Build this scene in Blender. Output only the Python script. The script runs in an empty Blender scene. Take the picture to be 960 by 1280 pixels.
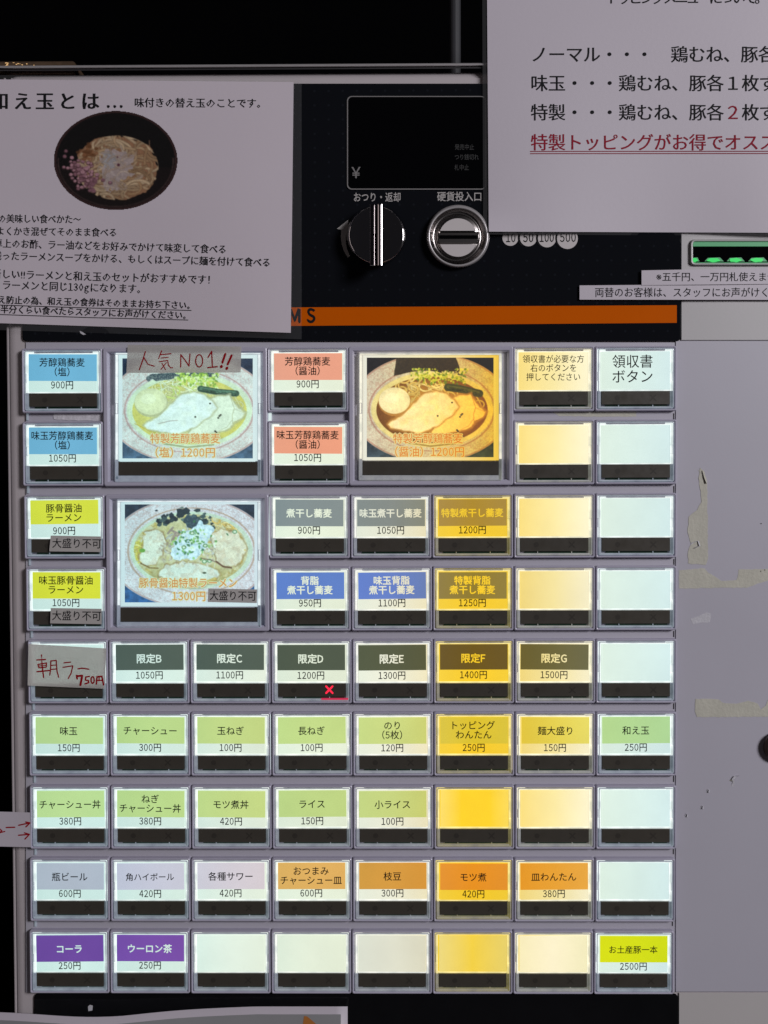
import bpy, math, random
import numpy as np
from mathutils import Vector, Matrix

random.seed(7)
S = bpy.context.scene
COL = S.collection

# ------------------------------------------------------------------ camera
W0, H0, F0 = 960.0, 1280.0, 1250.0        # photo frame and focal length in its pixels
ZT = 1.45                                  # height of the top of the button block
CAM = Vector((0.01851, -0.44393, ZT - 0.06271))
_M = [(0.99996971, -0.0029683, 0.00719436), (0.00279538, 0.99970978, 0.02392773), (-0.00726329, -0.02390689, 0.9996878)]
RIGHT, UP, FWD = [Vector((a, c, b)) for a, b, c in _M]
cd = bpy.data.cameras.new('camera'); cam = bpy.data.objects.new('camera', cd); COL.objects.link(cam)
cam.matrix_world = Matrix(((RIGHT.x, UP.x, -FWD.x, CAM.x), (RIGHT.y, UP.y, -FWD.y, CAM.y), (RIGHT.z, UP.z, -FWD.z, CAM.z), (0, 0, 0, 1)))
cd.sensor_fit = 'VERTICAL'; cd.sensor_height = 36.0; cd.sensor_width = 27.0
cd.lens = 36.0 * F0 / H0
cd.clip_start = 0.01; cd.clip_end = 50
S.camera = cam

# ------------------------------------------------------------------ world and lamps (indoors, dim)
w = bpy.data.worlds.new('World'); S.world = w; w.use_nodes = True
w.node_tree.nodes['Background'].inputs[0].default_value = (0.75, 0.72, 0.85, 1)
w.node_tree.nodes['Background'].inputs[1].default_value = 0.012

def area(name, loc, target, size, power, col, sy=None):
    l = bpy.data.lights.new(name, 'AREA'); l.energy = power; l.color = col
    l.shape = 'RECTANGLE'; l.size = size; l.size_y = sy or size
    o = bpy.data.objects.new(name, l); COL.objects.link(o); o.location = loc
    o.rotation_euler = (Vector(target) - Vector(loc)).to_track_quat('-Z', 'Y').to_euler()
    return o
area('ceiling_lamp', (1.30, -1.35, 1.98), (0.10, 0, 1.28), 0.5, 25.5, (0.98, 0.96, 1.0))
area('left_fill_light', (-1.15, -1.15, 1.65), (-0.05, 0, 1.30), 0.30, 1.2, (1.0, 0.86, 0.84), 1.2)  # fill lamp added to lift the tone of the left side

S.view_settings.view_transform = 'Standard'; S.view_settings.look = 'None'
S.view_settings.exposure = 0.0; S.view_settings.gamma = 1.0; S.view_settings.use_curve_mapping = False
S.cycles.use_denoising = True
S.cycles.max_bounces = 6; S.cycles.transparent_max_bounces = 12
S.cycles.caustics_reflective = False; S.cycles.caustics_refractive = False

# ------------------------------------------------------------------ helpers
U = 0.0003585                              # metres per photo pixel on the machine's front

def P(px, py, d=0.0):
    """point of the plane d millimetres in front of the machine's face"""
    r = FWD * F0 + RIGHT * (px - W0 / 2) + UP * (H0 / 2 - py)
    t = (-d / 1000.0 - CAM.y) / r.y
    return CAM + r * t

def lin(c):
    return tuple(((v / 255.0) / 12.92 if v / 255.0 <= 0.04045 else ((v / 255.0 + 0.055) / 1.055) ** 2.4) for v in c)

class NT:
    def __init__(s, name):
        s.m = bpy.data.materials.new(name); s.m.use_nodes = True
        s.t = s.m.node_tree; s.t.nodes.clear()
        s.out = s.n('ShaderNodeOutputMaterial')
    def n(s, typ, **kw):
        o = s.t.nodes.new(typ)
        for k, v in kw.items():
            if k.startswith('i_'):
                key = k[2:]; key = int(key) if key.isdigit() else key.replace('_', ' ')
                o.inputs[key].default_value = v
            else:
                setattr(o, k, v)
        return o
    def l(s, a, b): s.t.links.new(a, b)

def pm(name, col, rough=0.5, metal=0.0, var=0.08, vscale=60, bump=0.0, bscale=400, coat=0.0, spec=0.5, rvar=0.0, stretch=None):
    """principled paint / plastic / paper with slight unevenness"""
    g = NT(name); b = g.n('ShaderNodeBsdfPrincipled')
    b.inputs['Roughness'].default_value = rough; b.inputs['Metallic'].default_value = metal
    b.inputs['Specular IOR Level'].default_value = spec
    b.inputs['Coat Weight'].default_value = coat; b.inputs['Coat Roughness'].default_value = 0.08
    tc = g.n('ShaderNodeTexCoord'); src = tc.outputs['Object']
    if stretch:
        mp = g.n('ShaderNodeMapping'); mp.inputs['Scale'].default_value = stretch; g.l(src, mp.inputs[0]); src = mp.outputs[0]
    nz = g.n('ShaderNodeTexNoise'); nz.inputs['Scale'].default_value = vscale; nz.inputs['Detail'].default_value = 5
    g.l(src, nz.inputs['Vector'])
    mx = g.n('ShaderNodeMix', data_type='RGBA')
    mx.inputs[6].default_value = (*[c * (1 - var) for c in col], 1); mx.inputs[7].default_value = (*[min(1, c * (1 + var)) for c in col], 1)
    g.l(nz.outputs['Fac'], mx.inputs[0]); g.l(mx.outputs[2], b.inputs['Base Color'])
    if rvar:
        n2 = g.n('ShaderNodeTexNoise'); n2.inputs['Scale'].default_value = vscale * 1.7; n2.inputs['Detail'].default_value = 6
        g.l(src, n2.inputs['Vector'])
        mr = g.n('ShaderNodeMapRange'); mr.inputs['To Min'].default_value = max(0, rough - rvar); mr.inputs['To Max'].default_value = min(1, rough + rvar)
        g.l(n2.outputs['Fac'], mr.inputs[0]); g.l(mr.outputs[0], b.inputs['Roughness'])
    if bump:
        n3 = g.n('ShaderNodeTexNoise'); n3.inputs['Scale'].default_value = bscale; n3.inputs['Detail'].default_value = 4
        g.l(src, n3.inputs['Vector'])
        bp = g.n('ShaderNodeBump'); bp.inputs['Strength'].default_value = bump; bp.inputs['Distance'].default_value = 0.0004
        g.l(n3.outputs['Fac'], bp.inputs['Height']); g.l(bp.outputs[0], b.inputs['Normal'])
    g.l(b.outputs[0], g.out.inputs[0])
    return g.m

def obj(name, V, F, mats, parent=None, origin=None, smooth=False, mi=None, label=None):
    """link ONE mesh object; V in world coordinates, its origin at the middle (or given)"""
    A = np.array([tuple(v) for v in V], dtype=float)
    if origin is None: origin = (A.min(0) + A.max(0)) / 2
    origin = Vector(origin)
    me = bpy.data.meshes.new(name)
    me.from_pydata((A - np.array(origin)).tolist(), [], F)
    for m in (mats if isinstance(mats, (list, tuple)) else [mats]): me.materials.append(m)
    if mi is not None: me.polygons.foreach_set('material_index', mi)
    if smooth: me.polygons.foreach_set('use_smooth', [True] * len(me.polygons))
    me.update()
    return link(name, me, origin, parent, label)

WORLD = {}
def link(name, me, loc, parent=None, label=None):
    o = bpy.data.objects.new(name, me); COL.objects.link(o)
    WORLD[o.name] = Vector(loc)
    if parent is not None:
        o.parent = parent; o.location = Vector(loc) - WORLD[parent.name]
    else: o.location = loc
    if label: o['label'] = label
    return o

def tag(o, label, cat, group=None, kind=None):
    o['label'] = label; o['category'] = cat
    if group: o['group'] = group
    if kind: o['kind'] = kind
    return o

class MB:
    """collects shapes; coordinates go through `f` (u right, v down, d mm towards the viewer)"""
    def __init__(s, f): s.V, s.F, s.I, s.f, s.k = [], [], [], f, 0
    def add(s, V, F, raw=False):
        b = len(s.V); s.V += [v if raw else s.f(*v) for v in V]
        s.F += [tuple(i + b for i in q) for q in F]; s.I += [s.k] * len(F); return s
    def mat(s, k): s.k = k; return s
    def box(s, x0, y0, x1, y1, d0, d1, bev=0.0, steep=1.0):
        if bev:
            lo, hi = [(x0, y0), (x1, y0), (x1, y1), (x0, y1)], [(x0 + bev, y0 + bev), (x1 - bev, y0 + bev), (x1 - bev, y1 - bev), (x0 + bev, y1 - bev)]
            db = bev * U * 1000 * steep
            V = [(x, y, d0) for x, y in lo] + [(x, y, d1 - db) for x, y in lo] + [(x, y, d1) for x, y in hi]
            F = [(0, 1, 2, 3)[::-1]] + [(i, (i + 1) % 4, 4 + (i + 1) % 4, 4 + i) for i in range(4)] + [(4 + i, 4 + (i + 1) % 4, 8 + (i + 1) % 4, 8 + i) for i in range(4)] + [(8, 9, 10, 11)]
        else:
            V = [(x, y, d) for d in (d0, d1) for x, y in ((x0, y0), (x1, y0), (x1, y1), (x0, y1))]
            F = [(3, 2, 1, 0), (4, 5, 6, 7)] + [(i, (i + 1) % 4, 4 + (i + 1) % 4, 4 + i) for i in range(4)]
        return s.add(V, F)
    def slab(s, pts, d0, d1):
        n = len(pts); V = [(x, y, d0) for x, y in pts] + [(x, y, d1) for x, y in pts]
        return s.add(V, [tuple(range(n))[::-1], tuple(range(n, 2 * n))] + [(i, (i + 1) % n, n + (i + 1) % n, n + i) for i in range(n)])
    def flat(s, pts, d): return s.add([(x, y, d) for x, y in pts], [tuple(range(len(pts)))])
    def ring(s, w, h, prof, r=2.0, seg=3, cx=0, cy=0, cap=False):
        """rounded rectangle swept through prof = [(inset, depth mm)]"""
        V = []; n = 4 * (seg + 1)
        for ins, d in prof:
            rr = max(0.2, r - ins * 0.5); a, b = w / 2 - ins, h / 2 - ins
            for q, (sx, sy) in enumerate(((1, -1), (1, 1), (-1, 1), (-1, -1))):
                for k in range(seg + 1):
                    t = math.radians(-90 + 90 * q + 90 * k / seg)
                    V.append((cx + sx * (a - rr) + rr * math.cos(t), cy + sy * (b - rr) + rr * math.sin(t), d))
        F = [(j * n + i, j * n + (i + 1) % n, (j + 1) * n + (i + 1) % n, (j + 1) * n + i) for j in range(len(prof) - 1) for i in range(n)]
        if cap: F.append(tuple(range((len(prof) - 1) * n, len(prof) * n)))
        return s.add(V, F)
    def lathe(s, cx, cy, prof, seg=48, cap=True):
        V = []
        for r, d in prof: V += [(cx + r * math.cos(2 * math.pi * i / seg), cy + r * math.sin(2 * math.pi * i / seg), d) for i in range(seg)]
        F = [(j * seg + i, j * seg + (i + 1) % seg, (j + 1) * seg + (i + 1) % seg, (j + 1) * seg + i) for j in range(len(prof) - 1) for i in range(seg)]
        if cap: F.append(tuple(range((len(prof) - 1) * seg, len(prof) * seg)))
        return s.add(V, F)
    def stroke(s, pts, wd, d, taper=True):
        """pen stroke as a flat ribbon with round joints"""
        q = [pts[0]]
        for (x0, y0), (x1, y1) in zip(pts[:-1], pts[1:]):
            m = max(1, int(math.hypot(x1 - x0, y1 - y0) / 12)); q += [(x0 + (x1 - x0) * k / m, y0 + (y1 - y0) * k / m) for k in range(1, m + 1)]
        pts = q; n = len(pts)
        for i in range(n - 1):
            (x0, y0), (x1, y1) = pts[i], pts[i + 1]; L = math.hypot(x1 - x0, y1 - y0) or 1
            nx, ny = -(y1 - y0) / L * wd / 2, (x1 - x0) / L * wd / 2
            s.flat([(x0 + nx, y0 + ny), (x1 + nx, y1 + ny), (x1 - nx, y1 - ny), (x0 - nx, y0 - ny)], d + 0.004 * (i % 2))
        for i, (x, y) in enumerate(pts):
            s.flat([(x + wd / 2 * math.cos(a), y + wd / 2 * math.sin(a)) for a in np.linspace(0, 2 * math.pi, 9)[:-1]], d + 0.010 + 0.004 * (i % 2))
        return s
    def build(s, name, mats, parent=None, **kw): return obj(name, s.V, s.F, mats, parent, mi=s.I if isinstance(mats, (list, tuple)) else None, **kw)

# ------------------------------------------------------------------ text
_tc = bpy.data.curves.new('lettering_source', 'FONT'); _to = bpy.data.objects.new('lettering_source', _tc); COL.objects.link(_to)
_cache = {}
def glyphs(body, offset=0.0, res=2, spacing=1.0):
    """outlines of a line of writing; western digits and letters are set from the wide signs, narrowed"""
    offset = 0.0
    key = (body, offset, res, spacing)
    if key not in _cache and body.isascii() is False and len(body) == 1 and False: pass
    if key not in _cache and len(body) >= 1 and any('0' <= ch <= 'z' and ch.isalnum() for ch in body):
        adv = glyphs('漢漢', 0, res)[0][:, 0].max() - glyphs('漢', 0, res)[0][:, 0].max()
        x = 0.0; A = []; F = []; n = 0
        for ch in body:
            if ch.isspace(): x += adv * .35; continue
            if ch.isascii() and ch.isalnum():
                co, f = glyphs(chr(ord(ch) + 0xFEE0), 0, res); co = co.copy(); l, h = co[:, 0].min(), co[:, 0].max(); q = 0.82
                cell = adv * .56 if ch.isdigit() else (h - l) * .9 + adv * .12
                if not ch.isdigit(): q = .9
                co[:, 0] = (co[:, 0] - (l + h) / 2) * q + x + cell / 2; x += cell
            else:
                co, f = glyphs(ch, 0, res); co = co.copy(); co[:, 0] += x; x += adv
                if ch == '!': x -= adv * .7
            A.append(co); F += [tuple(i + n for i in g) for g in f]; n += len(co)
        _cache[key] = (np.concatenate(A), F)
    if key not in _cache:
        _tc.body = body; _tc.offset = offset; _tc.resolution_u = res; _tc.space_character = spacing
        dg = bpy.context.evaluated_depsgraph_get(); dg.update()
        me = bpy.data.meshes.new_from_object(_to.evaluated_get(dg), depsgraph=dg)
        co = np.zeros(len(me.vertices) * 3); me.vertices.foreach_get('co', co); co = co.reshape(-1, 3)[:, :2]
        F = [tuple(p.vertices) for p in me.polygons]
        bpy.data.meshes.remove(me); _cache[key] = (co, F)
    return _cache[key]

def text(mb, body, xc, yc, width=None, em=None, d=0.0, rot=0.0, offset=0.0, res=2, spacing=1.0, align='c', sx=1.0, serif=0.0):
    """add a line of writing; width = ink width or em = size of a full-width sign, in photo pixels"""
    co, F = glyphs(body, offset, res, spacing)
    lo, hi = co[:, 0].min(), co[:, 0].max()
    k = (width / (hi - lo)) if width else em / 0.952
    ky = k if not em else em / 0.952
    x = (co[:, 0] - ((lo + hi) / 2 if align == 'c' else 0.5 if align == 'cell' else lo)) * k * sx
    y = -(co[:, 1] - 0.345) * ky
    c, s_ = math.cos(rot), math.sin(rot)
    if offset >= 0.04: cp = [(offset * math.cos(a), offset * math.sin(a)) for a in np.linspace(0, 2 * math.pi, 9)[:-1]]
    elif offset > 0.003: cp = [(-offset, -offset), (offset, -offset * .3), (0, offset)]
    else: cp = [(0, 0)]
    if serif: cp = [(a, b) for a, b in cp] + [(a + serif * .5, b) for a, b in cp] + [(a + serif, b) for a, b in cp]
    for j, (sh, sv) in enumerate(cp):
        xs, yv = x + sh * ky, y + sv * ky
        X = xc + xs * c - yv * s_; Y = yc + xs * s_ + yv * c
        mb.add([(X[i], Y[i], d + 0.006 * j) for i in range(len(X))], F)

# ------------------------------------------------------------------ materials
LAV = (0.45, 0.43, 0.53)
M = {}
M['cabinet'] = pm('cabinet_enamel', (0.50, 0.455, 0.47), 0.30, var=0.04, rvar=0.06, bump=0.03, bscale=900, coat=0.3)
M['plate'] = pm('lavender_plate', (0.45, 0.435, 0.495), 0.42, var=0.05, vscale=14, rvar=0.08, bump=0.05, bscale=1500)
M['plate_low'] = pm('warm_grey_plate', (0.50, 0.475, 0.47), 0.42, var=0.05, vscale=14, rvar=0.08, bump=0.05, bscale=1500)
M['plate_up'] = pm('pale_grey_plate', (0.47, 0.455, 0.46), 0.40, var=0.04, vscale=14, rvar=0.08, bump=0.05, bscale=1500)
M['bezel'] = pm('lavender_plastic', LAV, 0.30, var=0.06, vscale=120, rvar=0.10, bump=0.04, bscale=2500)
M['strip'] = pm('smoked_strip', (0.060, 0.053, 0.043), 0.34, var=0.10, spec=0.6, rvar=0.12, vscale=150)
M['mark'] = pm('strip_print', (0.042, 0.037, 0.031), 0.35, var=0.1)
M['pcb'] = pm('circuit_green', (0.01, 0.045, 0.025), 0.4, var=0.5, vscale=900)
M['black'] = pm('black_acrylic', (0.006, 0.006, 0.007), 0.12, var=0.3, rvar=0.05)
M['screen'] = pm('display_glass', (0.0015, 0.0015, 0.002), 0.06, var=0.1)
M['orange'] = pm('orange_band_print', (0.60, 0.105, 0.001), 0.16, var=0.04, spec=0.3)
M['ink'] = pm('black_ink', (0.012, 0.012, 0.014), 0.6, var=0.1, spec=0.08)
M['inkbrown'] = pm('dark_toner', (0.010, 0.010, 0.012), 0.6, var=0.1, spec=0.1)
M['redink'] = pm('red_marker', (0.30, 0.004, 0.010), 0.5, var=0.2, vscale=500, spec=0.1)
M['redtext'] = pm('red_print', (0.27, 0.010, 0.028), 0.6, var=0.1, spec=0.1)
M['frameline'] = pm('display_outline', (0.20, 0.19, 0.19), 0.5)
M['greyprint'] = pm('grey_print', (0.42, 0.40, 0.39), 0.5, var=0.1)
M['dimprint'] = pm('dim_print', (0.035, 0.035, 0.035), 0.5, var=0.1)
M['chrome'] = pm('chrome', (0.72, 0.70, 0.70), 0.07, metal=1.0, var=0.03)
M['brushed'] = pm('satin_metal', (0.50, 0.475, 0.48), 0.33, metal=0.45, var=0.08, vscale=300)
M['coinwhite'] = pm('coin_slot_enamel', (0.58, 0.54, 0.54), 0.35, var=0.05)
M['paper'] = pm('laminated_paper', (0.54, 0.495, 0.55), 0.5, var=0.03, vscale=20, bump=0.06, bscale=600)
M['paper_grey'] = pm('poster_grey', (0.30, 0.30, 0.31), 0.4, var=0.1, vscale=30)
M['poster_orange'] = pm('poster_orange', (0.45, 0.17, 0.04), 0.4, var=0.1)
M['residue'] = pm('old_tape_glue', (0.50, 0.485, 0.415), 0.75, var=0.16, vscale=160, bump=0.5, bscale=700)
M['residue_pale'] = pm('pale_glue_smear', (0.52, 0.51, 0.55), 0.7, var=0.15, vscale=300, bump=0.5, bscale=900)
M['grime'] = pm('grime', (0.05, 0.045, 0.03), 0.8)
M['wall'] = pm('dark_wall', (0.0025, 0.0025, 0.003), 0.95, spec=0.0, var=0.3, vscale=4)
M['floor'] = pm('dark_floor_tiles', (0.05, 0.045, 0.045), 0.5, var=0.3, vscale=6)
M['pole'] = pm('dark_pole', (0.035, 0.035, 0.04), 0.6)
M['rubber'] = pm('dark_seam', (0.02, 0.018, 0.02), 0.7)
M['lockdark'] = pm('dark_lock_metal', (0.10, 0.07, 0.065), 0.25, metal=0.8)

def emit(name, col, strength=1.0, base=0.05):
    g = NT(name); b = g.n('ShaderNodeBsdfPrincipled')
    b.inputs['Base Color'].default_value = (*[min(1, c * base) for c in col], 1)
    b.inputs['Roughness'].default_value = 0.4
    b.inputs['Emission Color'].default_value = (*col, 1); b.inputs['Emission Strength'].default_value = strength
    g.l(b.outputs[0], g.out.inputs[0]); return g.m
M['green'] = emit('green_led', (0.02, 0.85, 0.14), 0.75)
M['greendim'] = emit('green_lit_plastic', (0.03, 0.14, 0.06), 0.6, 2.0)
M['redled'] = emit('red_led', (1.0, 0.02, 0.06), 1.4)
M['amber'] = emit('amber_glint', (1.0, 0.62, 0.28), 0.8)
M['slit'] = emit('leaking_backlight', lin((225, 240, 240)), 0.9)
M['slitwarm'] = emit('leaking_warm_backlight', lin((250, 235, 195)), 0.9)

# backlight colour of every column: left, middle, right (aged lamps; the glow shifting across each card is painted in)
BL = {0: [(200, 232, 226), (207, 236, 230), (206, 236, 230)],
      1: [(206, 235, 229), (214, 239, 230), (218, 240, 228)],
      2: [(217, 239, 228), (226, 241, 226), (230, 241, 222)],
      3: [(226, 241, 222), (232, 242, 220), (232, 240, 216)],
      4: [(232, 238, 220), (238, 237, 214), (240, 230, 190)],
      5: [(249, 210, 54), (253, 206, 14), (247, 206, 42)],
      'y': [(250, 220, 104), (254, 210, 26), (249, 216, 84)],
      'y2': [(240, 220, 128), (248, 212, 62), (234, 210, 104)], 'w2': [(248, 236, 186), (251, 240, 202), (244, 236, 190)], 'n2': [(226, 230, 214), (230, 230, 210), (226, 222, 196)],
      6: [(249, 221, 124), (252, 234, 162), (254, 245, 206)],
      7: [(222, 240, 226), (217, 238, 230), (211, 235, 234)],
      'a': [(205, 234, 236), (214, 238, 238), (216, 238, 238)],
      'b': [(234, 232, 216), (242, 228, 176), (246, 200, 50)],
      'c': [(204, 234, 238), (212, 236, 240), (214, 234, 240)]}

def backlit(name, blk, mult=(1, 1, 1), half=0.0155, attr=False, strength=1.0, noise=0.05):
    g = NT(name); tc = g.n('ShaderNodeTexCoord'); sp = g.n('ShaderNodeSeparateXYZ'); g.l(tc.outputs['Object'], sp.inputs[0])
    mr = g.n('ShaderNodeMapRange'); mr.inputs['From Min'].default_value = -half; mr.inputs['From Max'].default_value = half
    g.l(sp.outputs['X'], mr.inputs[0])
    cr = g.n('ShaderNodeValToRGB'); cr.color_ramp.interpolation = 'B_SPLINE' if blk == 'zz' else 'LINEAR'
    e = cr.color_ramp.elements; a, b_, c = [lin(q) for q in BL[blk]]
    e[0].position = 0; e[0].color = (*a, 1); e[1].position = 1; e[1].color = (*c, 1)
    for ps in ((0.5,) if blk != 'y' else (0.32, 0.72)) if blk != 'b' else (0.45,): e.new(ps).color = (*b_, 1)
    g.l(mr.outputs[0], cr.inputs[0])
    mx = g.n('ShaderNodeMix', data_type='RGBA', blend_type='MULTIPLY'); mx.inputs[0].default_value = 1
    g.l(cr.outputs[0], mx.inputs[6]); mx.inputs[7].default_value = (*mult, 1)
    if attr:
        at = g.n('ShaderNodeAttribute'); at.attribute_name = 'print'; g.l(at.outputs['Color'], mx.inputs[7])
    nz = g.n('ShaderNodeTexNoise'); nz.inputs['Scale'].default_value = 55; nz.inputs['Detail'].default_value = 7; nz.inputs['Roughness'].default_value = .62; g.l(tc.outputs['Object'], nz.inputs['Vector'])
    oi = g.n('ShaderNodeObjectInfo'); ad = g.n('ShaderNodeVectorMath', operation='ADD'); g.l(tc.outputs['Object'], ad.inputs[0])
    cb = g.n('ShaderNodeCombineXYZ'); g.l(oi.outputs['Random'], cb.inputs[0]); g.l(oi.outputs['Random'], cb.inputs[2]); g.l(cb.outputs[0], ad.inputs[1]); g.l(ad.outputs[0], nz.inputs['Vector'])
    r2 = g.n('ShaderNodeMapRange'); r2.inputs['To Min'].default_value = strength * (1 - noise * 2); r2.inputs['To Max'].default_value = strength * (1 + noise * 2); g.l(nz.outputs['Fac'], r2.inputs[0])
    rv = g.n('ShaderNodeMapRange'); rv.inputs['To Min'].default_value = .94; rv.inputs['To Max'].default_value = 1.04; g.l(oi.outputs['Random'], rv.inputs[0])
    mm = g.n('ShaderNodeMath', operation='MULTIPLY'); g.l(r2.outputs[0], mm.inputs[0]); g.l(rv.outputs[0], mm.inputs[1]); r2 = mm
    b = g.n('ShaderNodeBsdfPrincipled'); b.inputs['Roughness'].default_value = 0.45
    b.inputs['Base Color'].default_value = (*[0.035 * v for v in mult], 1)
    g.l(mx.outputs[2], b.inputs['Emission Color']); g.l(r2.outputs[0], b.inputs['Emission Strength'])
    g.l(b.outputs[0], g.out.inputs[0]); return g.m

_bc = {}
def card_mat(col, shown=None, ref=None):
    """printed card over the column's backlight; shown = colour of the print seen lit"""
    key = (col, shown)
    if key not in _bc:
        if shown is None: mult = (1.0, 1.0, 1.0)
        else:
            base = lin(BL[col][1]); t = lin(shown); mult = tuple(min(1.2, t[i] / base[i]) for i in range(3))
        _bc[key] = backlit('card_print', col, mult)
    return _bc[key]
def rail_mat(col):
    key = ('rail', col)
    if key not in _bc:
        c = [tuple(min(255, v * 0.45 + 255 * 0.55) for v in q) for q in BL[col]]
        g = NT('edge_lit_acrylic'); tc = g.n('ShaderNodeTexCoord'); nz = g.n('ShaderNodeTexNoise'); nz.inputs['Scale'].default_value = 230; nz.inputs['Detail'].default_value = 1
        g.l(tc.outputs['Object'], nz.inputs['Vector']); cr = g.n('ShaderNodeValToRGB')
        lo = lin(BL[col][1]); hi = lin(c[1])
        cr.color_ramp.elements[0].position = 0.36; cr.color_ramp.elements[0].color = (hi[0] * .76, hi[1] * .79, hi[2] * .80, 1)
        cr.color_ramp.elements[1].position = 0.58; cr.color_ramp.elements[1].color = (*hi, 1)
        g.l(nz.outputs['Fac'], cr.inputs[0])
        b = g.n('ShaderNodeBsdfPrincipled'); b.inputs['Base Color'].default_value = (.2, .2, .2, 1); b.inputs['Roughness'].default_value = 0.2
        g.l(cr.outputs[0], b.inputs['Emission Color']); b.inputs['Emission Strength'].default_value = 1.0
        g.l(b.outputs[0], g.out.inputs[0]); _bc[key] = g.m
    return _bc[key]
def lip_mat(col):
    key = ('lip', col)
    if key not in _bc:
        lo = lin(tuple(v * .5 + 215 * .5 for v in BL[col][1]))
        g = NT('clear_acrylic_lip'); tc = g.n('ShaderNodeTexCoord'); nz = g.n('ShaderNodeTexNoise'); nz.inputs['Scale'].default_value = 260
        g.l(tc.outputs['Object'], nz.inputs['Vector']); cr = g.n('ShaderNodeValToRGB')
        cr.color_ramp.elements[0].position = 0.3; cr.color_ramp.elements[0].color = (lo[0] * .20, lo[1] * .23, lo[2] * .28, 1)
        cr.color_ramp.elements[1].position = 0.7; cr.color_ramp.elements[1].color = (lo[0] * .36, lo[1] * .40, lo[2] * .45, 1)
        g.l(nz.outputs['Fac'], cr.inputs[0])
        b = g.n('ShaderNodeBsdfPrincipled'); b.inputs['Base Color'].default_value = (.30, .30, .36, 1); b.inputs['Roughness'].default_value = 0.12
        g.l(cr.outputs[0], b.inputs['Emission Color']); b.inputs['Emission Strength'].default_value = 0.55  # backlight picked up by the acrylic is put into its emission
        g.l(b.outputs[0], g.out.inputs[0]); _bc[key] = g.m
    return _bc[key]

def clear(name, tint=(1, 1, 1), haze=0.0, rough=0.03, fr=1.45):
    g = NT(name); t = g.n('ShaderNodeBsdfTransparent'); t.inputs[0].default_value = (*tint, 1)
    gl = g.n('ShaderNodeBsdfGlossy'); gl.inputs['Roughness'].default_value = rough; gl.inputs['Color'].default_value = (1, 1, 1, 1)
    f0 = g.n('ShaderNodeFresnel'); f0.inputs[0].default_value = fr                 # only the outer faces mirror
    ge = g.n('ShaderNodeNewGeometry'); f = g.n('ShaderNodeMix', data_type='FLOAT'); g.l(ge.outputs['Backfacing'], f.inputs[0]); g.l(f0.outputs[0], f.inputs[2]); f.inputs[3].default_value = 0.0
    mx = g.n('ShaderNodeMixShader'); g.l(f.outputs[0], mx.inputs[0]); g.l(t.outputs[0], mx.inputs[1]); g.l(gl.outputs[0], mx.inputs[2])
    last = mx.outputs[0]
    if haze:
        df = g.n('ShaderNodeBsdfDiffuse'); df.inputs[0].default_value = (0.6, 0.6, 0.62, 1)
        m2 = g.n('ShaderNodeMixShader'); m2.inputs[0].default_value = haze; g.l(last, m2.inputs[1]); g.l(df.outputs[0], m2.inputs[2]); last = m2.outputs[0]
    g.l(last, g.out.inputs[0]); return g.m
M['clear'] = clear('clear_cover')
M['film'] = clear('laminate_film', haze=0.025, rough=0.12)

def tape_mat(name, col, tr=0.12, trans=0.5):
    g = NT(name); tc = g.n('ShaderNodeTexCoord'); nz = g.n('ShaderNodeTexNoise'); nz.inputs['Scale'].default_value = 90; nz.inputs['Detail'].default_value = 4
    g.l(tc.outputs['Object'], nz.inputs['Vector'])
    mx = g.n('ShaderNodeMix', data_type='RGBA'); mx.inputs[6].default_value = (*[c * .9 for c in col], 1); mx.inputs[7].default_value = (*[c * 1.1 for c in col], 1); g.l(nz.outputs['Fac'], mx.inputs[0])
    b = g.n('ShaderNodeBsdfPrincipled'); b.inputs['Roughness'].default_value = 0.38; g.l(mx.outputs[2], b.inputs['Base Color'])
    bp = g.n('ShaderNodeBump'); bp.inputs['Strength'].default_value = 0.25; bp.inputs['Distance'].default_value = 0.0006; g.l(nz.outputs['Fac'], bp.inputs['Height']); g.l(bp.outputs[0], b.inputs['Normal'])
    tl = g.n('ShaderNodeBsdfTranslucent'); g.l(mx.outputs[2], tl.inputs[0])
    m1 = g.n('ShaderNodeMixShader'); m1.inputs[0].default_value = trans; g.l(b.outputs[0], m1.inputs[1]); g.l(tl.outputs[0], m1.inputs[2])
    tp = g.n('ShaderNodeBsdfTransparent'); m2 = g.n('ShaderNodeMixShader'); m2.inputs[0].default_value = tr; g.l(m1.outputs[0], m2.inputs[1]); g.l(tp.outputs[0], m2.inputs[2])
    g.l(m2.outputs[0], g.out.inputs[0]); return g.m
M['tape'] = tape_mat('paper_tape', (0.72, 0.69, 0.66), 0.16, 0.45)
M['tape2'] = tape_mat('grey_label_tape', (0.58, 0.55, 0.53), 0.06, 0.15)

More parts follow.
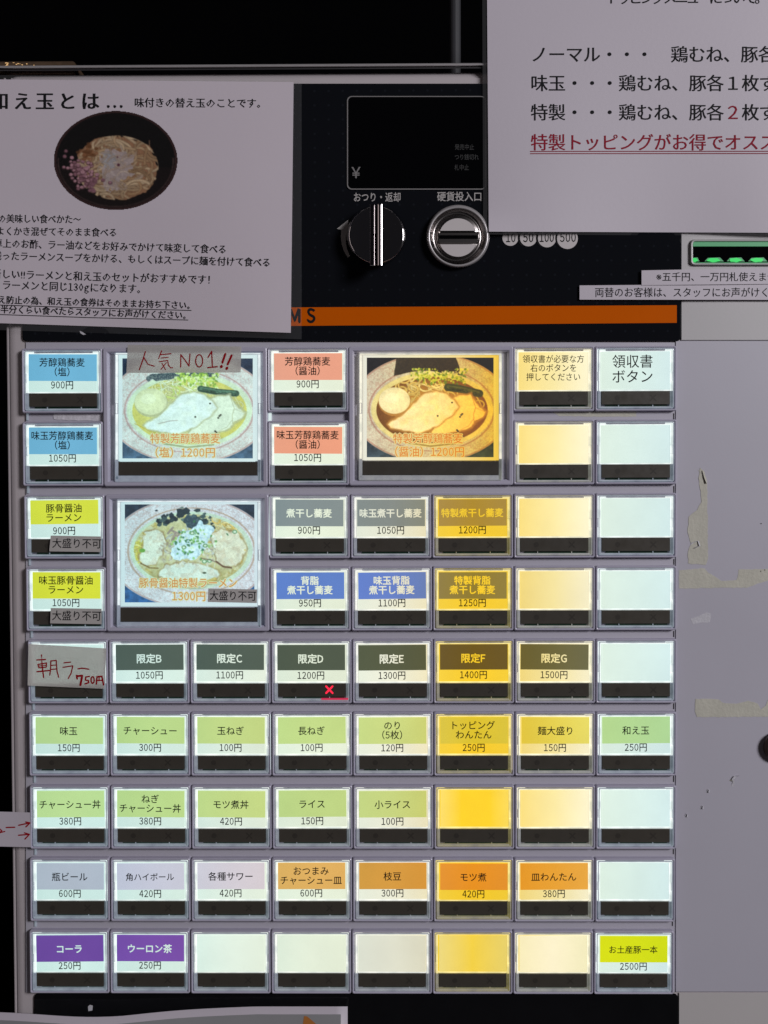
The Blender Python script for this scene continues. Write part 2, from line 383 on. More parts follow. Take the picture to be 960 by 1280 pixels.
# dark panel with a faint printed dot pattern
def dotted():
    g = NT('dark_dotted_acrylic'); tc = g.n('ShaderNodeTexCoord'); mp = g.n('ShaderNodeMapping'); k = 1 / (17.3 * U); mp.inputs['Scale'].default_value = (k, k, k); g.l(tc.outputs['Object'], mp.inputs[0])
    fr = g.n('ShaderNodeVectorMath', operation='FRACTION'); g.l(mp.outputs[0], fr.inputs[0])
    sb = g.n('ShaderNodeVectorMath', operation='SUBTRACT'); sb.inputs[1].default_value = (.5, 0, .5); g.l(fr.outputs[0], sb.inputs[0])
    ml = g.n('ShaderNodeVectorMath', operation='MULTIPLY'); ml.inputs[1].default_value = (1, 0, 1); g.l(sb.outputs[0], ml.inputs[0])
    ln = g.n('ShaderNodeVectorMath', operation='LENGTH'); g.l(ml.outputs[0], ln.inputs[0])
    lt = g.n('ShaderNodeMath', operation='LESS_THAN'); lt.inputs[1].default_value = 0.085; g.l(ln.outputs['Value'], lt.inputs[0])
    mx = g.n('ShaderNodeMix', data_type='RGBA'); mx.inputs[6].default_value = (0.0065, 0.0072, 0.0095, 1); mx.inputs[7].default_value = (0.0105, 0.012, 0.016, 1); g.l(lt.outputs[0], mx.inputs[0])
    b = g.n('ShaderNodeBsdfPrincipled'); b.inputs['Roughness'].default_value = 0.07; b.inputs['Specular IOR Level'].default_value = 0.35; g.l(mx.outputs[2], b.inputs['Base Color']); g.l(b.outputs[0], g.out.inputs[0]); return g.m
M['dots'] = dotted()

def print_mat(name):
    g = NT(name); at = g.n('ShaderNodeAttribute'); at.attribute_name = 'print'
    b = g.n('ShaderNodeBsdfPrincipled'); b.inputs['Roughness'].default_value = 0.42; g.l(at.outputs['Color'], b.inputs['Base Color']); g.l(b.outputs[0], g.out.inputs[0]); return g.m
M['photoprint'] = print_mat('printed_photo')

# ------------------------------------------------------------------ the setting
zf = 0.0
def plane_box(name, x0, x1, y0, y1, z0, z1, m, parent=None, bev=0):
    V = [(x, y, z) for z in (z0, z1) for x, y in ((x0, y0), (x1, y0), (x1, y1), (x0, y1))]
    return obj(name, V, [(3, 2, 1, 0), (4, 5, 6, 7)] + [(i, (i + 1) % 4, 4 + (i + 1) % 4, 4 + i) for i in range(4)], m, parent)
fl = plane_box('floor', -3, 3, -3, 1.2, -0.1, 0.0, M['floor']); fl['kind'] = 'structure'
wa = plane_box('wall', -3, 3, 0.9, 1.0, 0.0, 3.0, M['wall']); wa['kind'] = 'structure'

# ------------------------------------------------------------------ the machine
XL = P(9, 800).x; XR = P(1190, 800).x
ztop = P(300, 84).z
machine = bpy.data.objects.new('ticket_machine', None); COL.objects.link(machine)
mo = Vector(((XL + XR) / 2, 0.18, 0)); machine.location = mo; WORLD[machine.name] = mo; machine.empty_display_size = 0.1
tag(machine, 'grey meal ticket vending machine with rows of backlit menu buttons and black upper panel', 'ticket machine')

yb = 0.36; rad = 0.0055
def cab():
    """cabinet shell with rounded front edges, standing on the floor"""
    zt_, zb = ztop - 0.0015, 0.0; pts = []
    for k in range(7):
        t = math.pi / 2 * k / 6; pts.append((XL + rad - rad * math.sin(t), 0.0002 + rad - rad * math.cos(t)))
    pts = pts[::-1]
    ptsr = [(XL + XR - x, y) for x, y in pts[::-1]]
    prof = [(XL, yb)] + pts + ptsr + [(XR, yb)]
    n = len(prof); V = [(x, y, zb) for x, y in prof] + [(x, y, zt_ - 0.004) for x, y in prof] + [(x + (0.002 if x < 0 else -0.002), y + (0.0035 if y < 0.2 else 0), zt_) for x, y in prof]
    F = [(i, (i + 1) % n, n + (i + 1) % n, n + i) for i in range(n)] + [(n + i, n + (i + 1) % n, 2 * n + (i + 1) % n, 2 * n + i) for i in range(n)] + [tuple(range(n))[::-1], tuple(range(2 * n, 3 * n))]
    o = obj('cabinet', V, F, M['cabinet'], machine)
    for i, p in enumerate(o.data.polygons): p.use_smooth = 1 <= i % n < n - 1 and len(p.vertices) == 4
    return o
cab()

mb = MB(P)                                                                   # light metal rail along the top edge
ang = -3.4 / 605
def topy(x): return 84.6 + ang * x
for x0, x1 in ((-6, 1200),):
    for (a, b, d0, d1, bv) in ((-2.4, 1.2, -4, 1.7, 1.0),):
        V = [(x0, topy(x0) + a, d0), (x1, topy(x1) + a, d0), (x1, topy(x1) + b, d0), (x0, topy(x0) + b, d0),
             (x0, topy(x0) + a, d1 - .5), (x1, topy(x1) + a, d1 - .5), (x1, topy(x1) + b, d1 - .5), (x0, topy(x0) + b, d1 - .5),
             (x0, topy(x0) + a + 1, d1), (x1, topy(x1) + a + 1, d1), (x1, topy(x1) + b - 1, d1), (x0, topy(x0) + b - 1, d1)]
        mb.add(V, [(3, 2, 1, 0)] + [(i, (i + 1) % 4, 4 + (i + 1) % 4, 4 + i) for i in range(4)] + [(4 + i, 4 + (i + 1) % 4, 8 + (i + 1) % 4, 8 + i) for i in range(4)] + [(8, 9, 10, 11)])
mb.build('top_rail', M['brushed'], machine)
mb = MB(P); mb.add([(x, topy(x) + y, d) for d in (0.0, 0.6) for x, y in ((-2, 1.6), (1195, 1.6), (1195, 4.2), (-2, 4.2))], [(3, 2, 1, 0), (4, 5, 6, 7)] + [(i, (i + 1) % 4, 4 + (i + 1) % 4, 4 + i) for i in range(4)])
mb.build('rail_groove', M['rubber'], machine)

mb = MB(P)                                                                   # dark upper control panel
mb.ring(823, 322, [(0, 0), (0, 0.9), (0.8, 1.2)], r=5, cx=439.5, cy=265.5, cap=True)
panel = mb.build('control_panel', M['dots'], machine)
mb = MB(P); mb.add([(250, 384.9, 1.25), (846, 381.5, 1.25), (846, 403.5, 1.25), (250, 408.3, 1.25)], [(0, 1, 2, 3)]); mb.build('orange_band', M['orange'], panel)
mb = MB(P); text(mb, 'M', 368.5, 395.3, em=22, width=13, d=1.32, offset=0.035, res=3); text(mb, 'S', 388.8, 395, em=22, width=9.5, d=1.32, offset=0.035, res=3)
mb.build('band_lettering', M['ink'], panel)
mb = MB(P); text(mb, 'おつり・返却', 471.5, 246.8, em=12.0, width=58, d=1.3, offset=0.012); text(mb, '硬貨投入口', 574, 246, em=12.0, width=55, d=1.3, offset=0.012)
pts = []
for k in range(13):                                                          # curved arrow beside the knob
    a = math.radians(216 - 55 * k / 12); pts.append((472 + 46 * math.cos(a), 295 - 46 * math.sin(a) * 1.0))
inn = []
for k in range(13):
    a = math.radians(216 - 55 * k / 12); rr = 46 - 3.5 - 4.5 * (k / 12); inn.append((472 + rr * math.cos(a), 295 - rr * math.sin(a)))
ap = [(x, y) for x, y in pts]; ip = [(x, y) for x, y in inn]
for k in range(12): mb.flat([ap[k], ap[k + 1], ip[k + 1], ip[k]], 1.3)
mb.flat([(421, 286), (435.5, 274.5), (434, 289)], 1.31)
mb.build('panel_lettering', M['greyprint'], panel)

mb = MB(P); mb.ring(174, 117, [(0, 1.0), (0, 1.7), (1.1, 1.7), (1.6, 1.25)], r=6, seg=5, cx=520.7, cy=178.5); disp = mb.build('display_frame', M['frameline'], machine)
mb = MB(P); mb.ring(171.5, 114.5, [(0, 1.2), (0.2, 1.5)], r=5, seg=5, cx=520.7, cy=178.5, cap=True); mb.build('display_glass', M['screen'], disp)
mb = MB(P); text(mb, '￥', 445, 216, em=18, width=11, d=1.55, offset=0.01, res=2); mb.build('yen_sign', M['frameline'], disp); mb = MB(P)
text(mb, '発売中止', 580.5, 184, em=7.5, width=24, d=1.55); text(mb, 'つり銭切れ', 583.5, 196.5, em=7.5, width=30, d=1.55); text(mb, '札中止', 577, 209.5, em=7.5, width=18, d=1.55)
mb.build('display_lettering', M['dimprint'], disp)

# return knob
mb = MB(P); mb.lathe(470.5, 294, [(37.5, 1.1), (37.5, 2.4), (36.6, 3.2), (36, 7.2), (35.2, 8.2), (33.8, 8.7), (32, 8.6), (20, 8.3)], seg=64)
knob = mb.build('return_knob', M['chrome'], machine)
for p in knob.data.polygons: p.use_smooth = len(p.vertices) == 4
mb = MB(P)
def bar(x0, x1, y0, y1, d0, d1, b): mb.box(x0, y0, x1, y1, d0, d1, b)
mb.box(462.5, 255, 468.4, 332, 8.4, 14.5, .5); mb.box(472.4, 255, 477.6, 332, 8.4, 14.5, 1.1, .42)
mb.build('handle', pm('worn_chrome', (0.30, 0.28, 0.28), 0.09, metal=1.0, var=0.05), knob)
mb = MB(P); mb.box(468.2, 257, 472.6, 331, 8.4, 12.6, 0.6); mb.build('handle_groove', M['lockdark'], knob)

# coin slot
mb = MB(P); mb.lathe(572.5, 295.5, [(39.5, 1.1), (39.3, 3.2), (38, 4.6), (36.4, 5.0), (35.2, 4.6)], seg=64, cap=False)
slot = mb.build('coin_slot', M['brushed'], machine, smooth=True)
mb = MB(P); mb.lathe(572.5, 295.5, [(35.2, 4.6), (32, 2.9), (29, 2.4), (27, 3.0), (26, 3.3), (10, 3.3)], seg=64); o = mb.build('slot_bowl', pm('worn_dark_metal', (0.36, 0.33, 0.32), 0.24, metal=1.0, var=.1), slot)
for p in o.data.polygons: p.use_smooth = len(p.vertices) == 4
def segpts(sg):
    R = 24; pts = []
    a0 = math.asin(8.5 / R)
    for k in range(17):
        t = a0 + (math.pi - 2 * a0) * k / 16; pts.append((572.5 + R * math.cos(t), 296.3 - sg * R * math.sin(t) + .6))
    return pts
for sg in (1, -1):
    mb = MB(P); mb.slab(segpts(sg), 3.2, 4.3); mb.build('slot_guide', M['coinwhite'], slot)
mb = MB(P); mb.box(547, 289.6, 598.5, 304.8, 3.2, 3.9, 1.4); mb.build('slot_bridge', pm('slot_metal', (0.20, 0.185, 0.18), 0.3, metal=1.0, var=.1), slot)
mb = MB(P); mb.box(549, 294, 596.5, 298.5, 3.85, 4.0); mb.build('slot_opening', M['screen'], slot)
coin = MB(P)
for x, y, r in ((638, 297.3, 10), (660.5, 297.3, 10.6), (683.8, 297.8, 11.4), (709.3, 298.2, 13)):
    coin.mat(0).flat([(x + r * math.cos(a), y + r * math.sin(a)) for a in np.linspace(0, 2 * math.pi, 33)[:-1]], 1.28 + 0.02 * (x / 20 % 4))
for x, y, s_, wd in ((638.5, 297.3, '10', 11.5), (660.5, 297.2, '50', 12.5), (683.5, 297, '100', 17.5), (710, 297, '500', 19.5)):
    coin.mat(1); text(coin, s_, x, y, em=14.5, width=wd, d=1.40, res=2, offset=0.008)
for x, r in ((649.6, 10.6), (672.5, 11.2), (696.6, 13)):
    coin.mat(1); k = 12; a0 = 1.05
    xx = x + r - 1.6
    coin.flat([(xx + (r + 0.9) * math.cos(math.pi - a0 + 2 * a0 * i / k), 297.8 + (r + 0.9) * math.sin(math.pi - a0 + 2 * a0 * i / k)) for i in range(k + 1)] + [(xx + (r - 0.4) * math.cos(math.pi + a0 - 2 * a0 * i / k), 297.8 + (r - 0.4) * math.sin(math.pi + a0 - 2 * a0 * i / k)) for i in range(k + 1)], 1.39)
coin.build('coin_print', [M['coinwhite'], M['ink']], panel)

# plates of the right side and the button field
mb = MB(P); mb.box(851.5, 93, 1180, 425.3, 0, 0.5, 0.5); mb.build('upper_side_plate', M['plate_up'], machine)
mb = MB(P); mb.box(844.2, 426, 1180, 1240, 0, 0.8, 0.7); mb.build('side_plate', M['plate'], machine)
mb = MB(P); mb.box(32, 428, 843.6, 1240.5, 0, 0.45, 0.4); mb.build('button_plate', M['plate'], machine)
mb = MB(P); mb.ring(805, 380, [(0, 0), (0, 0.7), (1, 1.0)], r=6, cx=445, cy=1431.5, cap=True); mb.build('lower_panel', M['black'], machine)
mb = MB(P); mb.box(848.5, 1241, 1180, 1640, 0, 0.5, 0.5); mb.build('lower_side_plate', M['plate_low'], machine)

# bill slot with its green lamps
mb = MB(P); mb.ring(200, 33, [(0, 0.4), (0, 1.3), (1.4, 2.0), (2.4, 1.9), (3.2, 0.9)], r=5, seg=4, cx=963, cy=315.5); bill = mb.build('bill_slot', M['plate_up'], machine)
mb = MB(P); mb.box(866, 308.2, 1060, 329.5, 0.5, 0.7); mb.build('slot_throat', M['screen'], bill)
mb = MB(P); mb.box(866, 301, 1060, 308.2, 0.5, 1.2, 0.5); mb.box(866, 328.0, 1060, 330, 0.5, 1.0, 0.3); mb.build('lit_lip', M['greendim'], bill)
for x, wd in ((868, 8), (892, 16), (919, 15), (946.5, 16), (975, 16), (1003, 15)):
    mb = MB(P); n = 14; mb.slab([(x + wd / 2 * math.cos(a) * (1 + 0.12 * math.sin(3 * a + x)), 325 + 2.6 * math.sin(a) * (1 + 0.15 * math.sin(5 * a + x))) for a in np.linspace(0, 2 * math.pi, n + 1)[:-1]], 0.7, 1.1); mb.build('green_lamp', M['green'], bill)
    mb = MB(P); mb.slab([(x - wd * .7, 326.6), (x - wd * .45, 322.4), (x + wd * .5, 321.8), (x + wd * .8, 326.8)], 0.68, 0.8); mb.build('lamp_glow_wedge', M['greendim'], bill)  # dim emissive wedge paints the lamp's halo in the slot
mb = MB(P); mb.lathe(974, 934, [(20, 0.7), (20, 2.2), (18.5, 3.4), (15, 3.6), (13, 2.6), (6, 2.4)], seg=40); o = mb.build('door_lock', M['lockdark'], machine)
mb = MB(P); mb.box(971, 927, 977, 941, 2.45, 2.6); mb.build('keyhole', M['screen'], o)

for off, wd, dd in ((4.5, 3.0, .9), (13.0, 2.2, .8)):                            # ridges added to catch the bright streaks of the rounded left edge
    x0 = P(9, 800).x + off * U; za, zb_ = P(20, 97, 0).z, 0.05; w2 = wd * U / 2; y_ = .0006 - dd / 1000
    V = [(x0 + w2 * math.cos(a), .0008 + y_ * math.sin(a) * 1.6, z) for z in (zb_, za) for a in np.linspace(math.pi, 0, 9)]
    o = obj('streak_ridge', V, [(i, i + 1, 10 + i, 9 + i) for i in range(8)] + [tuple(range(9, 18))], pm('glossy_ridge', (0.40, 0.36, 0.37), 0.12, var=.04, coat=.6), machine, smooth=True)

# ------------------------------------------------------------------ printed pictures, painted as colour on fine meshes
class Canvas:
    def __init__(s, w, h, x0, y0, x1, y1):
        s.w, s.h = w, h; s.x0, s.y0, s.x1, s.y1 = x0, y0, x1, y1
        s.X, s.Y = np.meshgrid(np.linspace(x0, x1, w), np.linspace(y0, y1, h))
        s.a = np.zeros((h, w, 3)); s.soft = (x1 - x0) / w * 1.0
        s.rs = np.random.RandomState(3)
    def noise(s, sc, seed=0):
        rs = np.random.RandomState(seed); gw, gh = int((s.x1 - s.x0) / sc) + 3, int((s.y1 - s.y0) / sc) + 3
        g = rs.rand(gh, gw); fx = (s.X - s.x0) / sc; fy = (s.Y - s.y0) / sc; ix = fx.astype(int); iy = fy.astype(int); tx = fx - ix; ty = fy - iy
        tx = tx * tx * (3 - 2 * tx); ty = ty * ty * (3 - 2 * ty)
        return (g[iy, ix] * (1 - tx) + g[iy, ix + 1] * tx) * (1 - ty) + (g[iy + 1, ix] * (1 - tx) + g[iy + 1, ix + 1] * tx) * ty
    def blend(s, m, c):
        m = np.clip(m, 0, 1)[..., None]; s.a = s.a * (1 - m) + np.asarray(c, float) * m
    def ell(s, cx, cy, rx, ry, rot=0, wob=0, seed=0):
        dx, dy = s.X - cx, s.Y - cy; c, q = math.cos(rot), math.sin(rot); u, v = dx * c + dy * q, -dx * q + dy * c
        r = np.sqrt((u / rx) ** 2 + (v / ry) ** 2)
        if wob: r = r + wob * (s.noise(min(rx, ry) * .5, seed) - .5)
        return np.clip((1 - r) * min(rx, ry) / s.soft + .5, 0, 1), r
    def poly(s, pts, wob=0, seed=0):
        """soft polygon mask (signed distance)"""
        n = len(pts); d = np.full(s.X.shape, 1e9); ins = np.zeros(s.X.shape, bool)
        X = s.X + (wob * (s.noise(25, seed) - .5) if wob else 0); Y = s.Y + (wob * (s.noise(25, seed + 1) - .5) if wob else 0)
        for i in range(n):
            (x0, y0), (x1, y1) = pts[i], pts[(i + 1) % n]; ex, ey = x1 - x0, y1 - y0
            t = np.clip(((X - x0) * ex + (Y - y0) * ey) / (ex * ex + ey * ey + 1e-9), 0, 1)
            d = np.minimum(d, np.hypot(X - x0 - t * ex, Y - y0 - t * ey))
            if abs(ey) > 1e-9: ins ^= ((y0 > Y) != (y1 > Y)) & (X < ex * (Y - y0) / ey + x0)
        sd = np.where(ins, d, -d)
        return np.clip(sd / s.soft + .5, 0, 1), sd
    def line(s, pts, wd, c, al=1.0):
        m = np.zeros(s.X.shape)
        for (x0, y0), (x1, y1) in zip(pts[:-1], pts[1:]):
            j0 = max(0, int((min(x0, x1) - wd * 2 - s.x0) / (s.x1 - s.x0) * s.w) - 1); j1 = min(s.w, int((max(x0, x1) + wd * 2 - s.x0) / (s.x1 - s.x0) * s.w) + 2)
            i0 = max(0, int((min(y0, y1) - wd * 2 - s.y0) / (s.y1 - s.y0) * s.h) - 1); i1 = min(s.h, int((max(y0, y1) + wd * 2 - s.y0) / (s.y1 - s.y0) * s.h) + 2)
            if j1 <= j0 or i1 <= i0: continue
            X, Y = s.X[i0:i1, j0:j1], s.Y[i0:i1, j0:j1]; ex, ey = x1 - x0, y1 - y0
            t = np.clip(((X - x0) * ex + (Y - y0) * ey) / (ex * ex + ey * ey + 1e-9), 0, 1)
            dd = np.hypot(X - x0 - t * ex, Y - y0 - t * ey); m[i0:i1, j0:j1] = np.maximum(m[i0:i1, j0:j1], np.clip((wd / 2 - dd) / s.soft + .5, 0, 1))
        s.blend(m * al, c)
    def noodles(s, n, box, cols, wd, seed, ln=8, step=14, inside=None, curl=0.5):
        rs = np.random.RandomState(seed)
        for k in range(n):
            x, y = rs.uniform(box[0], box[2]), rs.uniform(box[1], box[3]); a = rs.uniform(0, 6.28); b = rs.uniform(-curl, curl); pts = [(x, y)]
            for q in range(ln):
                x += step * math.cos(a); y += step * math.sin(a) * .75; a += b; pts.append((x, y))
            c = np.array(cols[rs.randint(len(cols))], float) * rs.uniform(.92, 1.05)
            if inside is not None:
                keep = s.a.copy(); s.line(pts, wd * 1.5, c * .62, .5); s.line(pts, wd, c); s.a = keep * (1 - inside[..., None]) + s.a * inside[..., None]
            else: s.line(pts, wd * 1.5, c * .62, .5); s.line(pts, wd, c)

def plate(c, cx, cy, rx, ry, white, line, bg, corner):
    c.a[:] = bg
    m = np.clip((c.Y - c.y0) / (c.y1 - c.y0) * 2 - 1, 0, 1); c.blend(m, corner); c.a *= (0.8 + 0.4 * c.noise(18, 4))[..., None]
    m, r = c.ell(cx, cy, rx, ry); c.blend(m, white)
    # raised swirl relief on the rim
    n1 = c.noise(26, 11); n2 = c.noise(26, 12); v = np.minimum(np.abs(c.noise(9, 17) - .5), np.abs(c.noise(11, 18) - .52))
    c.blend(m * np.clip(1.3 - v / .07, 0, 1) * 0.40 * (r < .97), line); c.blend(m * (c.noise(120, 21) - .4) * .35, tuple(q * 1.12 for q in white))
    c.blend(m * (np.abs(r - 0.985) < 0.012) * .6, line)
    return m

def ramen(kind):
    """the two chicken noodle pictures; kind 0 = clear salt broth, 1 = soy broth"""
    c = Canvas(300, 233, 88, 80, 850, 678)
    if kind == 0:
        P_ = dict(white=(222, 222, 216), line=(186, 132, 128), bg=(38, 50, 70), corner=(80, 105, 130), rim=(220, 232, 200), soup=(228, 222, 142), soup2=(212, 198, 96), egg=(238, 238, 190), chick=(236, 246, 240), chick2=(234, 240, 216), edge=(186, 186, 150), noodle=[(240, 240, 190), (232, 228, 160)], green=[(196, 220, 96), (134, 170, 74), (232, 244, 180)], stick=(66, 92, 76))
    else:
        P_ = dict(white=(206, 200, 184), line=(165, 110, 100), bg=(20, 18, 24), corner=(60, 76, 92), rim=(226, 212, 150), soup=(200, 146, 60), soup2=(100, 58, 22), egg=(250, 238, 196), chick=(252, 234, 196), chick2=(252, 222, 140), edge=(186, 134, 70), noodle=[(240, 220, 160), (222, 190, 110)], green=[(180, 190, 50), (100, 130, 40), (225, 225, 110)], stick=(66, 70, 36))
    cx = 474
    plate(c, cx, 382, 482, 326, P_['white'], P_['line'], P_['bg'], P_['corner'])
    m, r = c.ell(cx + 4, 392, 382, 252); c.blend(m * (r > 0.972) * .6, P_['line']); 
    m, r = c.ell(cx + 6, 392, 366, 226); c.blend(m, P_['rim'])
    m, r = c.ell(cx + 6, 394, 334, 200); soupm = m
    c.blend(m, P_['soup']); c.blend(m * np.clip(r - .45, 0, 1) * 1.4, P_['soup2'])
    if kind: c.blend(m * np.clip(1 - (c.X - 150) / 220, 0, 1) * .6, P_['soup2'])
    if kind:
        nm, sd = c.poly([(268, 60), (612, 60), (664, 186), (560, 172), (470, 160), (370, 164), (248, 192)], 8, 5)
        c.blend(nm, (50, 42, 34)); c.blend(nm * (c.noise(5, 8) > .62) * .35, (80, 68, 50))
    else:
        nm, sd = c.poly([(230, 180), (420, 160), (640, 165), (650, 190), (400, 208), (240, 212)], 20, 5); c.blend(nm, (70, 84, 92)); c.blend(nm * (c.noise(6, 8) > .5) * .5, (150, 160, 150))
    c.noodles(46, (240, 205, 560, 330), P_['noodle'], 9, 21, inside=soupm)
    c.noodles(12, (600, 280, 790, 360), P_['noodle'], 8, 22, inside=soupm)
    if kind == 0: c.noodles(50, (260, 200, 600, 320), [(240, 248, 210), (220, 236, 130)], 6, 33, ln=4, inside=soupm)
    rs = np.random.RandomState(5)
    for k in range(230):
        t = rs.rand(); x = 360 + 320 * t + rs.randn() * 12; y = (172 + 26 * rs.randn() + (20 if 0.2 < t < .9 else 0)) if kind else (195 + 26 * rs.randn()); y = max(y, 150)
        if not kind: x = 400 + (x - 360) * .75
        c.blend(c.ell(x, y, rs.uniform(4, 11), rs.uniform(3, 8), rs.rand() * 3)[0] * .85, P_['green'][rs.randint(3)])
    if kind:
        for k in range(40): c.blend(c.ell(rs.uniform(350, 660), 160 + rs.rand() * 16 + abs(rs.randn()) * 4, 6, 4)[0] * .8, (235, 225, 170))
    # green stick
    a = [(575, 258), (650, 268), (765, 296)] if kind else [(545, 262), (640, 280), (752, 290)]
    c.line(a, 46 if kind else 38, P_['stick']); [c.blend(c.ell(x_, y_, 7, 4, .3)[0] * .6, tuple(v * f_ for v in P_['stick'])) for x_, y_, f_ in [(a[0][0] + q_ * (a[2][0] - a[0][0]) + 5 * math.sin(q_ * 90), a[0][1] + q_ * (a[2][1] - a[0][1]) + 9 * math.sin(q_ * 61), (1.7, .6, 1.3)[int(q_ * 97) % 3]) for q_ in np.linspace(0, 1, 26)]]; c.line([(x, y - 8) for x, y in a], 8, tuple(v * 1.5 for v in P_['stick']), .7); c.line([(x, y + 10) for x, y in a], 5, tuple(v * .5 for v in P_['stick']), .7)
    # sliced chicken
    p2 = [(596, 322), (650, 302), (716, 298), (745, 350), (806, 405), (790, 436), (735, 470), (720, 500), (650, 522), (560, 540), (470, 536), (520, 440)]
    m, sd = c.poly(p2, 10, 40); c.blend(np.clip(sd / 9 + 1.4, 0, 1) * .75, P_['edge']); c.blend(m * np.clip(sd / 8, 0, 1), P_['chick2'])
    c.line([(716, 300), (742, 380), (730, 420), (733, 470)], 5, P_['edge'], .7); c.line([(742, 380), (800, 408)], 4, P_['edge'], .5)
    c.line([(640, 520), (700, 490), (735, 440)], 5, P_['edge'], .5)
    p1 = [(212, 480), (232, 462), (300, 424), (352, 372), (400, 318), (440, 290), (500, 282), (560, 292), (612, 330), (640, 372), (610, 420), (560, 452), (520, 486), (470, 512), (410, 538), (330, 524), (230, 502)]
    m, sd = c.poly(p1, 8, 44); c.blend(np.clip(sd / 9 + 1.4, 0, 1) * .7, P_['edge']); c.blend(m * np.clip(sd / 12 + .2, 0, 1), P_['chick']); c.blend(m * (c.noise(30, 6) - .45) * .8, P_['chick2'])
    for x, y in ((514, 430), (600, 350), (655, 425), (648, 436), (662, 418), (630, 515), (636, 522)): c.blend(c.ell(x, y, 6, 5)[0], (60, 60, 50))
    # egg
    m, r = c.ell(255, 345, 98, 86); c.blend(m * .8, P_['edge']); m, r = c.ell(254, 338, 94, 79); c.blend(m, P_['egg']); c.blend(m * np.clip(r - .6, 0, 1) * .9, tuple(v * .8 for v in P_['egg'])); c.blend(c.ell(240, 322, 45, 32)[0] * .25, (255, 255, 235))
    if kind == 0:   # pale line under the chicken
        c.line([(300, 470), (360, 455), (410, 450)], 5, (150, 130, 120), .6); c.line([(160, 470), (260, 520), (400, 560), (520, 575)], 5, (200, 170, 60), .7)
    c.line([(330, 590), (470, 612), (620, 596)], 10, tuple(v * .6 for v in P_['soup']), .6)
    c.a *= (0.96 + 0.08 * c.noise(7, 60))[..., None]
    return c

